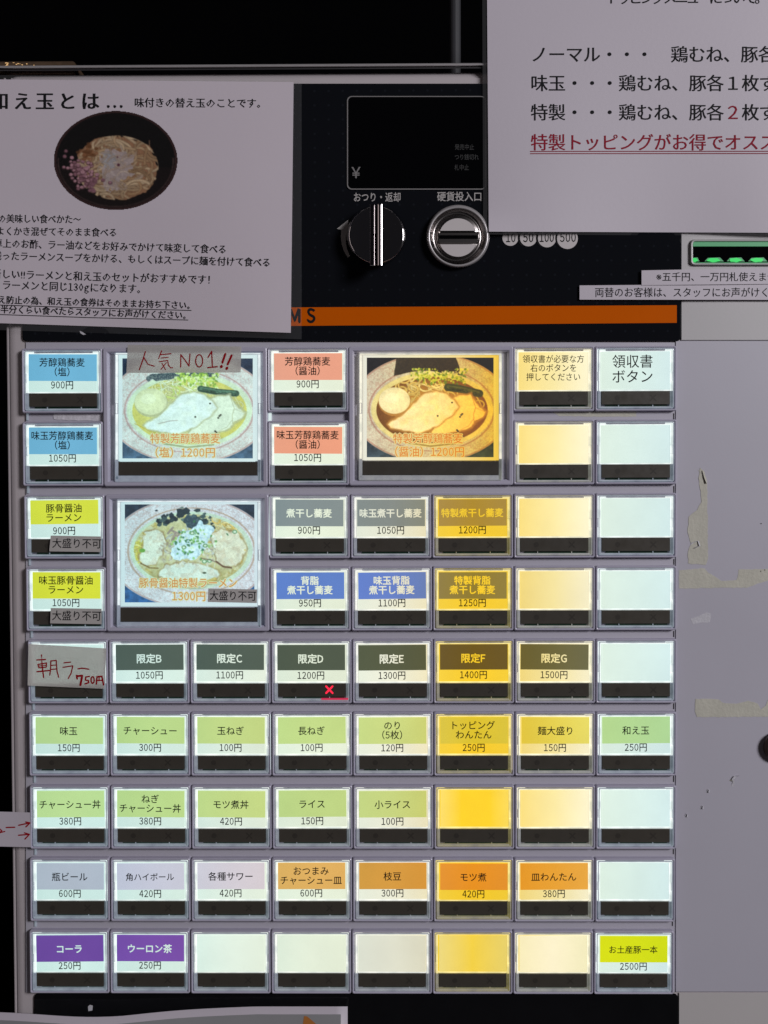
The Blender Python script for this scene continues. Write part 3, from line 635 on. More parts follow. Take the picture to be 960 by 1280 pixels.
def tonkotsu():
    c = Canvas(300, 226, 100, 98, 878, 685)
    plate(c, 490, 385, 490, 328, (216, 214, 216), (170, 128, 122), (40, 52, 66), (52, 98, 150))
    m, r = c.ell(500, 378, 386, 262); c.blend(m * (r > .97) * .8, (180, 150, 130))
    m, r = c.ell(500, 375, 368, 234); c.blend(m, (200, 214, 190))
    m, r = c.ell(497, 372, 342, 215); c.blend(m, (212, 210, 176)); c.blend(m * c.noise(20, 3) * .6, (182, 166, 92)); c.blend(m * np.clip((c.Y - 440) / 120, 0, 1) * .6, (160, 146, 80)); soupm = m
    c.noodles(40, (160, 330, 260, 430), [(225, 215, 110), (210, 195, 90)], 8, 4, ln=4, inside=soupm)
    c.noodles(30, (600, 210, 760, 300), [(225, 190, 110), (235, 215, 150)], 8, 5, ln=5, inside=soupm)
    c.noodles(60, (280, 250, 640, 420), [(214, 220, 210), (190, 190, 180), (170, 150, 140)], 8, 6, ln=4, inside=soupm)
    def slab_(pts, col, seed, e=(150, 122, 84)):
        m, sd = c.poly(pts, 16, seed); c.blend(np.clip(sd / 8 + 1.3, 0, 1) * (.15 + .75 * c.noise(40, seed + 21)), e); c.blend(m * np.clip(sd / 7, 0, 1), col); c.blend(m * (c.noise(22, seed + 3) > .6) * .25, (190, 160, 130)); c.blend(m * (c.noise(14, seed + 9) > .66) * .3, (238, 236, 215))
    slab_([(215, 270), (280, 245), (330, 262), (345, 330), (320, 400), (290, 460), (230, 470), (185, 440), (180, 420), (205, 350)], (222, 224, 204), 70)
    slab_([(610, 270), (680, 248), (760, 262), (810, 300), (832, 360), (800, 430), (770, 470), (700, 475), (650, 440), (640, 360)], (224, 218, 190), 80)
    slab_([(305, 500), (345, 462), (450, 440), (580, 455), (660, 490), (670, 520), (640, 560), (560, 590), (470, 595), (370, 570), (310, 530)], (216, 224, 208), 90)
    c.line([(500, 578), (570, 572), (640, 545)], 22, (206, 180, 92), .8)
    rs = np.random.RandomState(19)
    for k in range(150):  # shreds and broth gleams between the slices
        x, y = rs.uniform(300, 640), rs.uniform(300, 470); c.blend(c.ell(x, y, rs.uniform(5, 16), rs.uniform(3, 8), rs.rand() * 3)[0] * .6 * soupm, [(226, 226, 210), (176, 160, 140), (204, 196, 180), (150, 130, 112), (214, 206, 170)][rs.randint(5)])
    for k in range(70):
        a = rs.rand() * 6.28; x, y = 497 + 325 * math.cos(a), 372 + 198 * math.sin(a); c.blend(c.ell(x, y, rs.uniform(6, 20), rs.uniform(3, 7), rs.rand() * 3)[0] * .4, [(196, 160, 60), (232, 226, 190), (170, 140, 70)][rs.randint(3)])
    rs = np.random.RandomState(9)
    for k in range(60):   # nori shards
        x, y = rs.uniform(285, 640), 0; t = (x - 285) / 355; y = 215 - 45 * math.sin(t * 3.1) + rs.randn() * 20; a = rs.rand() * 3; s_ = rs.uniform(8, 24)
        q = [(x + s_ * math.cos(a + b) * f, y + s_ * .7 * math.sin(a + b) * f) for b, f in ((0, 1), (1.3, .8), (2.6, 1.1), (4.2, .7), (5.2, 1))]
        m, sd = c.poly(q); c.blend(m * .95, [(48, 62, 66), (66, 84, 86), (36, 46, 54), (100, 118, 112)][rs.randint(4)])
    m, sd = c.poly([(412, 130), (470, 112), (495, 130), (490, 152), (455, 160), (430, 185), (410, 170)], 14, 7); c.blend(m, (44, 56, 62))
    m, sd = c.poly([(450, 190), (470, 165), (528, 160), (548, 200), (525, 245), (470, 235)], 14, 8); c.blend(m, (58, 74, 84)); c.blend(m * (c.noise(8, 9) > .6) * .5, (96, 116, 120))
    m, sd = c.poly([(380, 360), (430, 270), (500, 235), (560, 205), (610, 215), (635, 260), (600, 320), (560, 390), (520, 425), (440, 430), (385, 410)], 34, 50); c.blend(m, (206, 228, 232)); c.blend(m * (c.noise(12, 13) > .55) * .5, (232, 244, 244)); c.blend(m * (c.noise(10, 23) > .66) * .4, (150, 176, 190))
    for k in range(120):
        x, y = 520 + rs.randn() * 62, 320 + rs.randn() * 42; c.blend(c.ell(x, y, rs.uniform(5, 11), rs.uniform(4, 8), rs.rand() * 3)[0] * .8, [(92, 150, 80), (150, 196, 110), (214, 234, 190), (232, 240, 225), (60, 110, 70)][rs.randint(5)])
    for x, y in ((583, 345), (578, 440), (455, 355), (505, 270), (760, 262), (608, 436)):
        m, r = c.ell(x, y, 15, 12); c.blend(m, (214, 228, 200)); m2, r2 = c.ell(x, y, 15, 12); c.blend(m * (r > .55), (110, 150, 110))
    c.blend(c.ell(205, 374, 18, 12)[0], (110, 160, 70)); c.blend(c.ell(578, 508, 12, 6)[0], (80, 90, 70))
    c.line([(650, 440), (690, 470), (740, 478)], 10, (96, 66, 50), .8); c.line([(560, 420), (610, 430), (655, 445)], 7, (110, 84, 70), .6); c.line([(300, 480), (250, 478), (195, 450)], 8, (110, 80, 40), .7)
    c.line([(215, 560), (330, 585), (420, 596)], 5, (190, 170, 120), .5)
    c.a *= (0.95 + 0.1 * c.noise(7, 60))[..., None]
    return c

def soften(c, grain=3.5, seed=1):
    """camera softness, fibre and grain of a printed photograph"""
    a = c.a; p = np.pad(a, ((1, 1), (1, 1), (0, 0)), 'edge')
    c.a = a * .4 + (p[:-2, 1:-1] + p[2:, 1:-1] + p[1:-1, :-2] + p[1:-1, 2:]) * .15
    rs = np.random.RandomState(seed)
    c.a *= (1 + .08 * (c.noise(34, seed + 5) - .5) + .05 * (c.noise(11, seed + 6) - .5))[..., None]
    c.a += rs.randn(c.h, c.w, 1) * grain
    return c

def dark_bowl():
    c = Canvas(200, 165, 40, 48, 915, 750)
    c.a[:] = (30, 16, 16); m, r = c.ell(478, 398, 437, 350); c.blend(m, (10, 7, 8)); c.blend(m * (r > .955), (62, 38, 38)); c.blend(m * (np.abs(r - .93) < .012) * (c.Y > 380) * .8, (84, 62, 60))
    c.blend(m * (r > .7) * (r < .93) * (c.Y > 450) * .5, (34, 20, 20))
    nm, sd = c.poly([(205, 360), (260, 300), (330, 240), (460, 222), (600, 245), (720, 290), (755, 380), (775, 450), (745, 560), (690, 620), (560, 675), (420, 660), (330, 600), (250, 500)], 14, 4)
    c.blend(nm, (168, 124, 92)); 
    c.noodles(120, (220, 250, 740, 640), [(196, 164, 128), (176, 140, 104), (214, 186, 150)], 15, 6, ln=9, step=22, inside=np.clip(c.ell(490, 450, 290, 228)[0], 0, 1), curl=.4)
    m, sd = c.poly([(400, 330), (450, 320), (600, 360), (610, 460), (560, 500), (470, 620), (390, 600), (400, 520), (370, 420)], 60, 8); c.blend(m * .7, (196, 184, 192))
    m, _ = c.ell(435, 395, 52, 60, wob=.4, seed=4); c.blend(m * .55, (176, 182, 188))
    c.noodles(26, (380, 330, 640, 620), [(206, 186, 168), (196, 170, 150)], 11, 12, ln=6, step=18, inside=np.clip(c.ell(500, 460, 180, 170)[0] * .7, 0, 1))
    rs = np.random.RandomState(2)
    for k in range(110):
        x, y = 255 + rs.randn() * 48, 500 + rs.randn() * 55; x += (y - 500) * .5; c.blend(c.ell(x, y + 4, 16, 13)[0] * .7, (92, 60, 66)); c.blend(c.ell(x, y, rs.uniform(8, 17), rs.uniform(7, 13))[0], [(176, 128, 140), (196, 148, 158), (150, 104, 116)][rs.randint(3)])
    for k in range(30): c.blend(c.ell(285 + rs.randn() * 30, 340 + rs.randn() * 24, 14, 11)[0] * .8, [(150, 100, 66), (116, 74, 44)][rs.randint(2)])
    for x, y, q in ((490, 375, 5), (498, 430, 10)): c.blend(c.ell(x, y, q, q)[0], (96, 50, 66))
    c.line([(716, 258), (716, 290)], 8, (130, 100, 80))
    return c

def canvas_mesh(name, c, f, mat, parent, mask=None, gain=1.0):
    """fine grid whose vertices carry the print's colours"""
    h, w_ = c.h, c.w; V = np.array([tuple(f(i / (w_ - 1), j / (h - 1))) for j in range(h) for i in range(w_)])
    o = Vector((V.min(0) + V.max(0)) / 2)
    idx = np.arange(h * w_).reshape(h, w_); Q = np.stack([idx[:-1, :-1], idx[:-1, 1:], idx[1:, 1:], idx[1:, :-1]], -1).reshape(-1, 4)
    if mask is not None: Q = Q[mask.reshape(-1)[Q].min(1) > 0]
    me = bpy.data.meshes.new(name); me.vertices.add(len(V)); me.vertices.foreach_set('co', (V - np.array(o)).astype(np.float32).ravel())
    me.loops.add(Q.size); me.loops.foreach_set('vertex_index', Q.ravel().astype(np.int32)); me.polygons.add(len(Q)); me.polygons.foreach_set('loop_start', np.arange(0, Q.size, 4, dtype=np.int32))
    try: me.polygons.foreach_set('loop_total', np.full(len(Q), 4, dtype=np.int32))
    except Exception: pass
    me.update(calc_edges=True); me.validate()
    a = np.clip(c.a / 255.0, 0, 1); a = np.where(a <= 0.04045, a / 12.92, ((a + .055) / 1.055) ** 2.4) * gain
    at = me.color_attributes.new('print', 'FLOAT_COLOR', 'POINT'); at.data.foreach_set('color', np.concatenate([a.reshape(-1, 3), np.ones((h * w_, 1))], 1).astype(np.float32).ravel())
    me.materials.append(mat)
    return link(name, me, o, parent)

# ------------------------------------------------------------------ buttons
XLr = [29.3, 30.2, 32.2, 34.6, 37.0, 38.4, 39.4, 39.4, 39.0]
XRr = [843.6, 843.8, 843.8, 843.6, 843.6, 843.5, 843.2, 842.0, 840.4]
TOP = [435.2, 526.2, 617.3, 707.4, 797.8, 888.0, 979.0, 1069.2, 1159.0]
def bcentre(r, c, nc=1, nr=1):
    y0, y1 = TOP[r], TOP[r + nr - 1] + 80.2
    pitch = (XRr[r] - XLr[r]) / 8; pr = (XRr[r + nr - 1] - XLr[r + nr - 1]) / 8
    xa = XLr[r] + pitch * (c + nc / 2); xb = XLr[r + nr - 1] + pr * (c + nc / 2)
    slope = (c + nc / 2 - 4) / 8 * (-3.2 + r * 0.55)
    return (xa + xb) / 2, (y0 + y1) / 2 + slope

def local(x, y, d): return Vector((x * U, -d / 1000, -y * U))    # local frame of a button

def mesh_of(mb, name, mats):
    me = bpy.data.meshes.new(name); me.from_pydata([tuple(v) for v in mb.V], [], mb.F)
    for m in (mats if isinstance(mats, (list, tuple)) else [mats]): me.materials.append(m)
    if isinstance(mats, (list, tuple)): me.polygons.foreach_set('material_index', mb.I)
    me.update(); return me

BZ = [(0.35, 0.4), (0.35, 2.2), (0.8, 2.9), (1.7, 3.15), (2.6, 3.0), (3.7, 1.9), (4.0, 0.6)]
mb = MB(local); mb.ring(100.4, 80.4, BZ, r=2.6); ME_BEZ = mesh_of(mb, 'button', M['bezel'])
for p in ME_BEZ.polygons: p.use_smooth = False
mb = MB(local); mb.box(-41.5, 15.2, 42.2, 31.6, 0.6, 2.3, 0.3); ME_STRIP = mesh_of(mb, 'smoked_strip', M['strip'])
mb = MB(local)
mb.flat([(-22 + 3.2 * math.cos(a), 23.5 + 3.2 * math.sin(a)) for a in np.linspace(0, 2 * math.pi, 17)[:-1]], 2.34)
mb.stroke([(18.5, 20.3), (25, 26.7)], 1.4, 2.34); mb.stroke([(25, 20.3), (18.5, 26.7)], 1.4, 2.36); ME_MARK = mesh_of(mb, 'strip_print', M['mark'])
mb = MB(local); mb.box(-36, 31.8, 40, 34.2, 0.4, 0.9); ME_PCB = mesh_of(mb, 'circuit_board', M['pcb'])
mb = MB(local); mb.box(-45.6, -36.2, 46.2, 36.0, 2.75, 3.0, 0.4); ME_CLEAR = mesh_of(mb, 'clear_cover', M['clear'])

_guides = {}
def guide(col):
    if col not in _guides:
        mb = MB(local)
        for sx in (-1, 1):
            xo, xi = (-45.8, -42.9) if sx < 0 else (43.5, 46.4)
            mb.box(xo, -34.6, xi, -9, 0.6, 2.1, 0.2); mb.box(xo + (0.7 if sx < 0 else 0), -8.6, xi - (0.7 if sx > 0 else 0), 2, 0.6, 1.8, 0.2); mb.box(xo, 2.4, xi, 14.6, 0.6, 2.1, 0.2)
            tx0, tx1 = (-45.8, -36.5) if sx < 0 else (37.5, 46.4)
            mb.box(tx0, -36.2, tx1, -33.7, 0.6, 2.2, 0.2)
        mb.box(-42.4, 13.4, 43, 15.0, 0.5, 1.6, 0.1); mb.box(-42.4, -34.0, 43, -33.3, 0.5, 1.6, 0.1)
        mb.mat(1)
        for sx in (-1, 1):
            xo, xi = (-45.4, -42.2) if sx < 0 else (42.8, 46.0)
            mb.box(xo, 15.4, xi, 34.0, 0.6, 2.1, 0.3)
        mb.box(-45.4, 34.2, 46.0, 36.4, 0.6, 2.4, 0.4)
        mb.ring(92.2, 72.6, [(0, 2.5), (0, 3.05), (0.75, 3.1), (0.8, 2.5)], r=1.5, seg=2, cx=.3, cy=-.1)  # emissive ring paints the pale highlight along the cover's edge
        for x in (-20, 22): mb.box(x - .4, 31.9, x + .5, 34.0, 0.9, 1.5, 0.1)
        _guides[col] = mesh_of(mb, 'light_guide', [rail_mat(col), lip_mat(col)])
    return _guides[col]
_backs = {}
def back_mesh(col):
    if col not in _backs:
        mb = MB(local); mb.box(-42.5, -33.2, 43.1, 13.3, 0.5, 0.9); _backs[col] = mesh_of(mb, 'backlight_panel', card_mat(col))
    return _backs[col]

INKS = {'k': M['inkbrown'], 'w': None}
def white_ink(col):
    key = ('ink', col)
    if key not in _bc: _bc[key] = backlit('unprinted_lettering', col, (0.98, 0.98, 0.98))
    return _bc[key]

GREEN = {0: (186, 220, 150), 1: (190, 222, 145), 2: (200, 222, 140), 3: (197, 220, 138), 4: (204, 216, 130), 5: (226, 196, 22), 6: (236, 214, 80), 7: (182, 220, 150)}
PRINTS = {   # (row, column): header colour, ink, name lines, price, words for the label
    (0, 0): ((112, 182, 216), 'k', ['芳醇鶏蕎麦', '（塩）'], '900円', 'blue header'),
    (1, 0): ((112, 180, 214), 'k', ['味玉芳醇鶏蕎麦', '（塩）'], '1050円', 'blue header'),
    (0, 3): ((236, 164, 136), 'k', ['芳醇鶏蕎麦', '（醤油）'], '900円', 'salmon header'),
    (1, 3): ((236, 160, 128), 'k', ['味玉芳醇鶏蕎麦', '（醤油）'], '1050円', 'salmon header'),
    (2, 0): ((214, 226, 70), 'k', ['豚骨醤油', 'ラーメン'], '900円', 'yellow header'),
    (3, 0): ((216, 226, 62), 'k', ['味玉豚骨醤油', 'ラーメン'], '1050円', 'yellow header'),
    (2, 3): ((134, 146, 146), 'w', ['煮干し蕎麦'], '900円', 'grey header'),
    (2, 4): ((138, 144, 138), 'w', ['味玉煮干し蕎麦'], '1050円', 'grey header'),
    (2, 5): ((178, 140, 24), 'w', ['特製煮干し蕎麦'], '1200円', 'grey header lit yellow'),
    (3, 3): ((98, 132, 204), 'w', ['背脂', '煮干し蕎麦'], '950円', 'blue header'),
    (3, 4): ((104, 130, 200), 'w', ['味玉背脂', '煮干し蕎麦'], '1100円', 'blue header'),
    (3, 5): ((150, 126, 84), 'w', ['特製背脂', '煮干し蕎麦'], '1250円', 'brown header lit yellow'),
    (4, 1): ((80, 96, 88), 'w', ['限定B'], '1050円', 'dark header'),
    (4, 2): ((82, 96, 86), 'w', ['限定C'], '1100円', 'dark header'),
    (4, 3): ((82, 92, 76), 'w', ['限定D'], '1200円', 'dark header'),
    (4, 4): ((86, 90, 66), 'w', ['限定E'], '1300円', 'dark header'),
    (4, 5): ((108, 84, 6), 'w', ['限定F'], '1400円', 'dark header lit yellow'),
    (4, 6): ((110, 102, 56), 'w', ['限定G'], '1500円', 'dark header'),
    (5, 0): (None, 'k', ['味玉'], '150円', ''), (5, 1): (None, 'k', ['チャーシュー'], '300円', ''),
    (5, 2): (None, 'k', ['玉ねぎ'], '100円', ''), (5, 3): (None, 'k', ['長ねぎ'], '100円', ''),
    (5, 4): (None, 'k', ['のり', '（5枚）'], '120円', ''), (5, 5): (None, 'k', ['トッピング', 'わんたん'], '250円', ''),
    (5, 6): (None, 'k', ['麺大盛り'], '150円', ''), (5, 7): (None, 'k', ['和え玉'], '250円', ''),
    (6, 0): (None, 'k', ['チャーシュー丼'], '380円', ''), (6, 1): (None, 'k', ['ねぎ', 'チャーシュー丼'], '380円', ''),
    (6, 2): (None, 'k', ['モツ煮丼'], '420円', ''), (6, 3): (None, 'k', ['ライス'], '150円', ''), (6, 4): (None, 'k', ['小ライス'], '100円', ''),
    (7, 0): ((176, 188, 202), 'k', ['瓶ビール'], '600円', 'pale lilac header'),
    (7, 1): ((200, 204, 220), 'k', ['角ハイボール'], '420円', 'pale lilac header'),
    (7, 2): ((212, 206, 214), 'k', ['各種サワー'], '420円', 'pale lilac header'),
    (7, 3): ((224, 176, 96), 'k', ['おつまみ', 'チャーシュー皿'], '600円', 'tan header'),
    (7, 4): ((216, 156, 66), 'k', ['枝豆'], '300円', 'orange header'),
    (7, 5): ((238, 148, 10), 'k', ['モツ煮'], '420円', 'orange header'),
    (7, 6): ((240, 166, 52), 'k', ['皿わんたん'], '380円', 'orange header'),
    (8, 0): ((108, 74, 158), 'w', ['コーラ'], '250円', 'purple header'),
    (8, 1): ((122, 82, 172), 'w', ['ウーロン茶'], '250円', 'purple header'),
    (8, 7): ((214, 224, 20), 'k', ['お土産豚一本'], '2500円', 'yellow green header'),
}
ORD = ['first', 'second', 'third', 'fourth', 'fifth', 'sixth', 'seventh', 'eighth', 'ninth']
rnd = random.Random(11)
PIC_CELLS = {(r, c) for r, c in [(0, 1), (0, 2), (1, 1), (1, 2), (0, 4), (0, 5), (1, 4), (1, 5), (2, 1), (2, 2), (3, 1), (3, 2)]}
BUT = {}
for r in range(9):
    for c in range(8):
        if (r, c) in PIC_CELLS: continue
        x, y = bcentre(r, c); loc = P(x, y, 0.0)
        spec = PRINTS.get((r, c))
        if (r, c) == (0, 6): lb = 'menu button with warm card asking for a receipt in three lines'
        elif (r, c) == (0, 7): lb = 'pale receipt button with two large lines of writing'
        elif (r, c) == (4, 0): lb = 'menu button covered by the handwritten tape'
        elif spec: lb = 'button %s, %s with %s' % (''.join(spec[2]), spec[3], spec[4] or 'green header')
        else: lb = 'blank lit button, %s row and %s column' % (ORD[r], ORD[c])
        b = link('button', ME_BEZ, loc, machine, lb); BUT[(r, c)] = b
        link('smoked_strip', ME_STRIP, loc, b); link('strip_print', ME_MARK, loc, b); link('circuit_board', ME_PCB, loc, b)
        link('light_guide', guide(c), loc, b); link('backlight_panel', back_mesh(c), loc, b); link('clear_cover', ME_CLEAR, loc, b)
        # the printed card, set in by hand: each sits a little differently
        jx, jy, jr = rnd.uniform(-.6, .7), rnd.uniform(-.7, .5), rnd.uniform(-.009, .009)
        def lf(u, v, d, jx=jx, jy=jy, jr=jr, loc=loc): return Vector(loc) + local(u * math.cos(jr) - v * math.sin(jr) + jx, v * math.cos(jr) + u * math.sin(jr) + jy, d)
        hy = -1.2 if r == 4 else 0.2
        if r == 2 and c == 0: hy = -3
        if r == 3 and c == 0: hy = 0
        cm = MB(lf); N = 6
        tcut = 0
        if spec:
            hc = spec[0] or GREEN[c]
            cm.mat(1).box(-41.8, -32.6, 41.9, hy, 1.6, 2.15, 0); cm.mat(0).box(-41.8, hy + .02, 41.9, 12.6, 1.6, 2.15, 0)
            cm.build('label_card', [card_mat(c), card_mat(c, hc)], b, origin=loc)
            tm = MB(lf); tm.mat(1 if spec[1] == 'w' else 0); wt = 0.024 if spec[1] == 'w' else 0.009
            ls = spec[2]; em = 11.0 if r != 4 else 11.8
            ys = [-15.5] if len(ls) == 1 else [-22.3, -10.6]
            if r == 4: ys = [-15]
            for s_, yy in zip(ls, ys):
                e = em
                if s_ in ('角ハイボール', 'お土産豚一本'): e = 9.9
                co, _ = glyphs(s_, 0, 2, 1.0); ink = (co[:, 0].max() - co[:, 0].min()) * e / 0.952
                text(tm, s_, -0.5, yy, em=e, d=2.2, offset=wt, width=min(ink * 0.98, 76), spacing=1.0)
            tm.mat(0); text(tm, spec[3], -0.5, 5.4, em=11.0, width=(33.0 if len(spec[3]) == 5 else 27.0), d=2.2, offset=0.010)
            tm.build('lettering', [M['inkbrown'], white_ink(c)], b, origin=loc)
        else:
            cm.box(-41.8, -32.6, 41.9, 12.6, 1.6, 2.15, 0); cm.build('label_card', card_mat('y2' if (r, c) == (8, 5) else 'y' if c == 5 else 'w2' if (r, c) == (8, 6) else 'n2' if (r, c) == (8, 4) else c), b, origin=loc)
            tm = MB(lf)
            if (r, c) == (0, 6):
                for s_, yy, wd in (('領収書が必要な方', -24, 75), ('右のボタンを', -13, 56), ('押してください', -2, 66)): text(tm, s_, 0, yy, em=9.8, width=wd, d=2.2, offset=0.004)
            if (r, c) == (0, 7):
                for s_, yy, wd in (('領収書', -20, 49), ('ボタン', -1.5, 49)): text(tm, s_, -4, yy, em=16.5, width=wd, d=2.2, offset=0.004, res=2)
            if tm.V: tm.build('lettering', M['inkbrown'], b, origin=loc)
        if (r, c) == (4, 3):
            lm = MB(lambda u, v, d, loc=loc: Vector(loc) + local(u, v, d)); lm.stroke([(18, 18.6), (26, 27)], 2.2, 2.42); lm.stroke([(26, 18.6), (18, 27)], 2.2, 2.45); lm.build('sold_out_lamp', M['redled'], b)
            lm = MB(lambda u, v, d, loc=loc: Vector(loc) + local(u, v, d)); lm.box(12, 33.2, 45.5, 36.2, 2.3, 2.55, 0.3); lm.build('red_glow_strip', emit('red_glow_strip', (0.62, 0.03, 0.09), .9), b)  # emissive box paints the red lamp's glow over the lip

# large picture buttons
def big_button(r, c, blk, canvas, box, cover, strip, lines, lb):
    x, y = bcentre(r, c, 2, 2); loc = P(x, y, 0)
    wf = lambda u, v, d: P(u, v, d)
    pitch = (XRr[r] - XLr[r]) / 8; w_ = pitch * 2 - 0.3; h_ = TOP[r + 1] + 80.4 - TOP[r]
    mb = MB(local); mb.ring(w_, h_, [(0.35, 0.4), (0.35, 2.2), (0.9, 3.0), (2.0, 3.2), (5.5, 3.1), (7.4, 2.0), (7.8, 0.6)], r=3.2)
    b = link('picture_button', mesh_of(mb, 'picture_button', M['bezel']), loc, machine, lb)
    x0, y0, x1, y1 = cover
    mb = MB(wf)   # lit clear frame round the picture
    bx0, by0, bx1, by1 = box
    for q in ((x0 + .5, y0 + 2.5, x0 + 4, strip[0] - 3), (x1 - 4, y0 + 2.5, x1 - .5, strip[0] - 3)):
        L = q[3] - q[1]
        mb.box(q[0], q[1], q[2], q[1] + L * .46, 0.6, 2.3, .2); mb.box(q[0] + .8, q[1] + L * .465, q[2] - .8, q[1] + L * .56, 0.6, 2.0, .2); mb.box(q[0], q[1] + L * .565, q[2], q[3], 0.6, 2.3, .2)
    mb.box(x0 + .5, y0, x1 - .5, y0 + 1.8, 0.6, 2.2, .2)
    mb.mat(1); mb.box(x0 + 4.6, y0 + 2.4, x1 - 4.6, strip[0] - 1.2, 0.5, 0.9)
    mb.mat(2); mb.box(x0 + .8, strip[0] - 2.6, x0 + 4.4, y1 - 3, .6, 2.2, .3); mb.box(x1 - 4.4, strip[0] - 2.6, x1 - .8, y1 - 3, .6, 2.2, .3); mb.box(x0 + .5, strip[1] + .6, x1 - .5, y1, .6, 2.2, .8)
    mb.ring(x1 - x0, y1 - y0 + 1, [(0, 2.5), (0, 3.35), (0.9, 3.4), (1.0, 2.5)], r=1.5, seg=2, cx=(x0 + x1) / 2, cy=(y0 + y1) / 2)  # edge highlight of the cover painted as an emissive ring
    mb.build('light_guide', [rail_mat(blk), backlit('backlight_panel', blk, (.93, .93, .93), half=0.033), lip_mat(blk)], b, origin=loc)
    mb = MB(wf); mb.box(x0 + 4.6, strip[0], x1 - 5, strip[1], .6, 2.3, .3); mb.build('smoked_strip', M['strip'], b)
    mb = MB(wf); mb.box(x0, y0 - .5, x1, y1 + .5, 3.0, 3.3, .5); mb.build('clear_cover', M['clear'], b)
    mb = MB(wf); mb.box(bx0 - 3.4, by0 - 3, bx1 + 3.2, by1 + 4, 1.2, 1.5); mb.build('picture_sheet', backlit('picture_paper', blk, (.97, .98, .98), half=0.03), b, origin=loc)
    canvas_mesh('menu_photo', canvas, lambda u, v: P(bx0 + (bx1 - bx0) * u, by0 + (by1 - by0) * v, 1.6), backlit('menu_photo_print', blk, half=0.029, attr=True, strength=1.30, noise=.02), b)
    for nm, off, mt, dd in (('lettering_outline', 0.075, backlit('outline_print', blk, (1.0, .90, .52), half=.029, noise=.02), 1.68), ('lettering', 0.006, backlit('lettering_print', blk, (.93, .33, .09), half=.029, noise=.02), 1.74)):
        tm = MB(wf)
        for s_, xc, yc, wd, em in lines: text(tm, s_, xc, yc, em=em, width=wd, d=dd, offset=off)
        tm.build(nm, mt, b)
    return b
big_button(0, 1, 'a', soften(ramen(0)), (153, 448, 316, 573), (143.5, 441, 326.5, 602), (577.5, 594),
           [('特製芳醇鶏蕎麦', 231.5, 548.5, 87, 13), ('（塩）1200円', 231.5, 566, 74, 13)], 'large picture button 特製芳醇鶏蕎麦（塩） with pale broth under the tape')
big_button(0, 4, 'b', soften(ramen(1)), (458.5, 447, 617, 571.5), (448.5, 441.5, 628, 600), (576.5, 593.5),
           [('特製芳醇鶏蕎麦', 535, 548.5, 87, 13), ('（醤油）1200円', 537, 565, 86, 13)], 'large picture button 特製芳醇鶏蕎麦（醤油） with brown broth')
big_button(2, 1, 'c', soften(tonkotsu()), (156, 630.5, 318, 753), (146, 625.5, 326.5, 784), (759.5, 777),
           [('豚骨醤油特製ラーメン', 235, 729, 122, 12.5), ('1300円', 236, 745.5, 41, 13)], 'large picture button with roast pork bowl, 1300円')

# light leaking between the button housings, and one white clip
for x, y0, y1, k in ((337.6, 619, 697, 'slit'), (638.8, 528, 606, 'slitwarm'), (638.6, 619, 697, 'slit'), (338.3, 889, 967, 'slit'), (637.8, 890, 966, 'slitwarm'), (439.6, 890, 968, 'slit')):
    pass
for x, y, in ((337.2, 521), (337.0, 524)):
    pass
for x, y0, y1, k in ((336.8, 621, 694, 'slit'), (438.9, 893, 962, 'slit'), (338.0, 893, 962, 'slit'), (638.4, 530, 603, 'slitwarm'), (639.2, 893, 962, 'slitwarm'), (540.3, 893, 962, 'slitwarm'), (337.5, 516.5, 527.5, 'slit')):
    mb = MB(P)
    if y1 < 530: mb.box(335.5, y0, 339.5, y1, .5, 1.6, .4)  # small white clip between rows, drawn in the same glowing material
    else: mb.box(x - .45, y0, x + .45, y1, 2.0, 3.05)
    mb.build('backlight_gap', M[k], machine)

# old tape and glue left on the plates
def blob(pts, s, ox, oy, d0, d1, name, m, parent=machine, jag=0.5, sub=6):
    q = []; R = random.Random(len(pts))
    for i in range(len(pts)):
        (x0, y0), (x1, y1) = pts[i], pts[(i + 1) % len(pts)]
        n = max(1, int(math.hypot(x1 - x0, y1 - y0) / s / 4))
        for k in range(n):
            t = k / n; q.append((ox + (x0 + (x1 - x0) * t) / s + R.uniform(-jag, jag), oy + (y0 + (y1 - y0) * t) / s + R.uniform(-jag, jag)))
    mb = MB(P); mb.slab(q, d0, d1); return mb.build(name, m, parent)
blob([(190, 130), (215, 155), (235, 230), (240, 740), (225, 780), (110, 770), (105, 690), (125, 640), (105, 560), (112, 460), (165, 415), (195, 360), (190, 290), (175, 200)], 5.33, 840, 560, .78, .93, 'tape_residue', M['residue'])
blob([(45, 815), (215, 800), (240, 830), (330, 885), (430, 880), (445, 810), (900, 800), (900, 870), (640, 880), (500, 930), (45, 935)], 5.33, 840, 560, .78, .88, 'tape_residue', M['residue'])
blob([(200, 90), (390, 95), (430, 125), (540, 130), (640, 108), (720, 130), (745, 180), (790, 150), (808, 100), (1000, 95), (1000, 240), (210, 245), (195, 200)], 6.73, 840, 860, .78, .93, 'tape_residue', M['residue'])
blob([(125, 1140), (180, 1120), (230, 1095), (260, 1105), (255, 1160), (190, 1165), (140, 1175)], 5.33, 840, 560, .78, .86, 'glue_smear', M['residue_pale'])
def scrap(pts, wd, m, lift=1.2):
    mb = MB(P); n = len(pts)
    for j, (dx, dy) in enumerate(((0, 0), (wd, 0.4))):
        mb.V += [P(x + dx, y + dy, .82 + (lift * math.sin(math.pi * i / (n - 1)) if j else .25 * i % 2)) for i, (x, y) in enumerate(pts)]
    mb.F = [(i, i + 1, n + i + 1, n + i) for i in range(n - 1)]; mb.I = [0] * (n - 1)
    return mb.build('tape_scrap', m, machine)
scrap([(914, 983), (916, 977), (914.5, 974), (918, 970), (922, 969.5)], 2.8, M['residue_pale'], .45)
scrap([(911.5, 976), (913, 974.5), (915, 976.5)], 1.6, M['residue'], .15)
